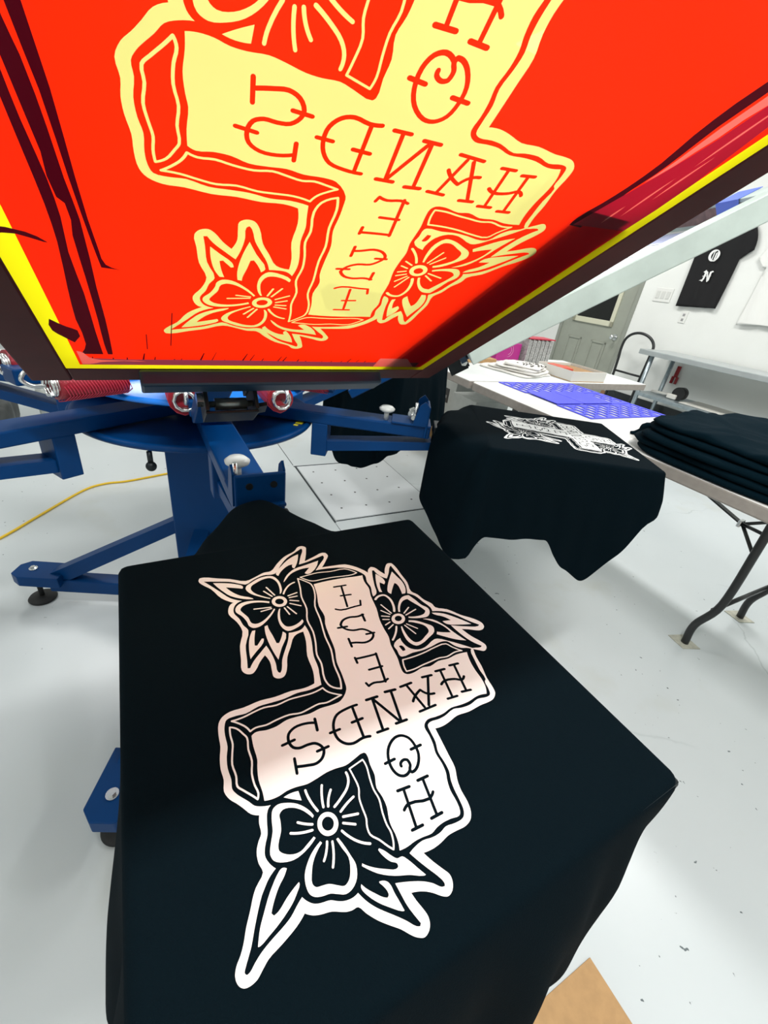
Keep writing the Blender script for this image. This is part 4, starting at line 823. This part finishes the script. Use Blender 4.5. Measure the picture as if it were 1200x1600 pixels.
# ------------------------------------------------------------------ wall fittings and wall shirts
sw = MB(RM).box((-3.245, D1 - .008, 1.305), (-3.055, D1 - .0005, 1.435), .003).out('light_switch', mat('switch_plate', (0.78, 0.79, 0.76), 0.4), label='white three-gang light switch plate on the wall right of the door', category='light switch')
for i in range(3): MB(RM).box((-3.225 + .056 * i, D1 - .012, 1.335), (-3.187 + .056 * i, D1 - .008, 1.405), .002).out('rocker', mat('rocker_white', (0.66, 0.67, 0.64), 0.3), sw)
ot = MB(RM).box((-2.885, D1 - .007, 1.14), (-2.815, D1 - .0005, 1.25), .003).out('wall_outlet', mat('switch_plate', (0.7, 0.7, 0.7)), label='small white power outlet on the wall below the black shirt', category='outlet')
for z in (1.17, 1.215): MB(RM).box((-2.862, D1 - .0085, z - .012), (-2.838, D1 - .007, z + .012), .001).out('socket', mat('socket_grey', (0.3, 0.3, 0.3), 0.5), ot)
def wall_shirt(pts, m, label, seed, y=4.872, group='t-shirts hung on the wall'):
    P = [Vector(p) for p in smooth_poly(pts, 4, ang=30)]
    b = MB(); t = bmesh.new(); rn = random.Random(seed); phs = [rn.uniform(0, 6) for _ in range(4)]
    V_, T_ = cdt([(1, P)] + [(1, [(x, z), (x + .03, z), (x + .03, z + .03), (x, z + .03)]) for x in [min(p.x for p in P) + .03 * i for i in range(int((max(p.x for p in P) - min(p.x for p in P)) / .03) + 1)] for z in [min(p.y for p in P) + .03 * j for j in range(int((max(p.y for p in P) - min(p.y for p in P)) / .03) + 1)]])
    def inside(x, z):
        c_ = False; n = len(P)
        for i in range(n):
            a, q = P[i], P[(i + 1) % n]
            if (a.y > z) != (q.y > z) and x < (q.x - a.x) * (z - a.y) / (q.y - a.y) + a.x: c_ = not c_
        return c_
    vv = {}
    def V3(i):
        if i not in vv:
            x, z = V_[i]; vv[i] = t.verts.new((x, y - .006 - .006 * math.sin(x * 38 + phs[0] + z * 4) - .004 * math.sin(x * 71 + phs[1]), z))
        return vv[i]
    for f_, _ in T_:
        cx = sum(V_[i][0] for i in f_) / 3; cz = sum(V_[i][1] for i in f_) / 3
        if inside(cx, cz):
            try: g = t.faces.new([V3(i) for i in f_]); g.smooth = True
            except ValueError: pass
    r_ = bmesh.ops.extrude_face_region(t, geom=t.faces[:])
    for v in [g for g in r_['geom'] if isinstance(g, bmesh.types.BMVert)]: v.co.y += .008
    b.M = RM; b.add(t); return b.out('t_shirt', m, label=label, category='t-shirt', group=group)
BSO = wall_shirt([(-2.955, 1.285), (-2.76, 1.295), (-2.575, 1.305), (-2.568, 1.55), (-2.567, 1.715), (-2.477, 1.79), (-2.515, 1.93), (-2.60, 2.02), (-2.69, 2.05), (-2.76, 2.02), (-2.83, 2.05), (-2.92, 2.02), (-3.02, 1.93), (-3.05, 1.79), (-2.965, 1.72), (-2.96, 1.55)], mat('wall_black_cotton', (0.004, 0.004, 0.005), 0.9), 'black t-shirt with white blackletter O and N hung on the wall', 1)
wall_shirt([(-2.335, 1.195), (-2.1, 1.22), (-1.86, 1.20), (-1.87, 1.45), (-1.87, 1.66), (-1.77, 1.76), (-1.80, 1.93), (-1.95, 2.03), (-2.05, 2.05), (-2.12, 2.01), (-2.2, 2.05), (-2.30, 1.98), (-2.375, 1.81), (-2.41, 1.73), (-2.345, 1.66), (-2.318, 1.66), (-2.325, 1.45)], mat('wall_white_cotton', (0.82, 0.83, 0.80), 0.9), 'plain white t-shirt hung on the wall at the right edge', 2, y=4.868)
def glyph(polys, cx, cz, k, name):
    q = MB(RM)
    for P in polys:
        q.prism([(cx + x * k, -(cz + z * k)) for x, z in P], 0, .002, M=Matrix(((1, 0, 0, 0), (0, 0, 1, 4.851), (0, -1, 0, 0), (0, 0, 0, 1))))
    q.out(name, INK, BSO)
def arc(cx, cz, rx, rz, a0, a1, w0, w1, n=12):
    o, i_ = [], []
    for k in range(n + 1):
        a = math.radians(a0 + (a1 - a0) * k / n); m_ = math.sin(PI * k / n); wd = w0 + (w1 - w0) * m_
        o.append((cx + rx * math.cos(a), cz + rz * math.sin(a))); i_.append((cx + (rx - wd) * math.cos(a), cz + (rz - wd) * math.sin(a)))
    return o + i_[::-1]
glyph([arc(0, 0, .5, .5, 60, 300, .05, .24), arc(0, 0, .5, .5, -75, 75, .04, .22), [(-.10, -.38), (-.02, -.42), (-.02, .30), (-.10, .36)], [(.10, -.40), (.22, -.30), (.22, .28), (.10, .20)], [(-.22, .30), (-.02, .42), (.12, .38), (-.02, .30)], [(-.05, -.44), (.2, -.5), (.34, -.40), (.1, -.38)]], -2.785, 1.735, .098, 'letter')
glyph([[(-.42, .30), (-.22, .50), (-.06, .34), (-.10, -.30), (-.20, -.42), (-.26, -.34), (-.24, .22), (-.34, .30)], [(-.14, .42), (.02, .34), (.30, -.40), (.16, -.34)], [(.18, .36), (.40, .46), (.52, .38), (.36, .30), (.38, -.34), (.26, -.5), (.16, -.40), (.22, -.28)], [(-.52, -.42), (-.30, -.30), (-.12, -.42), (-.22, -.50), (-.36, -.42)], [(-.36, -.06), (.42, .02), (.42, .06), (-.36, -.01)]], -2.775, 1.565, .100, 'letter')
# ------------------------------------------------------------------ things on the floor far behind
CL = [(-3.55, -.95, .36, .26, .16, 'dark_bag', (0.05, 0.055, 0.055), 'low dark grey bag on the floor at the far left behind the press', 'bag'),
      (-3.75, -.55, .32, .30, .20, 'white_bundle', (0.45, 0.48, 0.46), 'pale plastic bundle on the floor at the far left behind the press', 'bundle')]
for i, (x, y, a, b_, h_, nm_, c_, lb, ct) in enumerate(CL):
    slab((x, y, .001), a, b_, h_, 500 + i, wav=.012).out(nm_, mat(nm_, c_, .5, noise=.3, nscale=15), label=lb, category=ct)
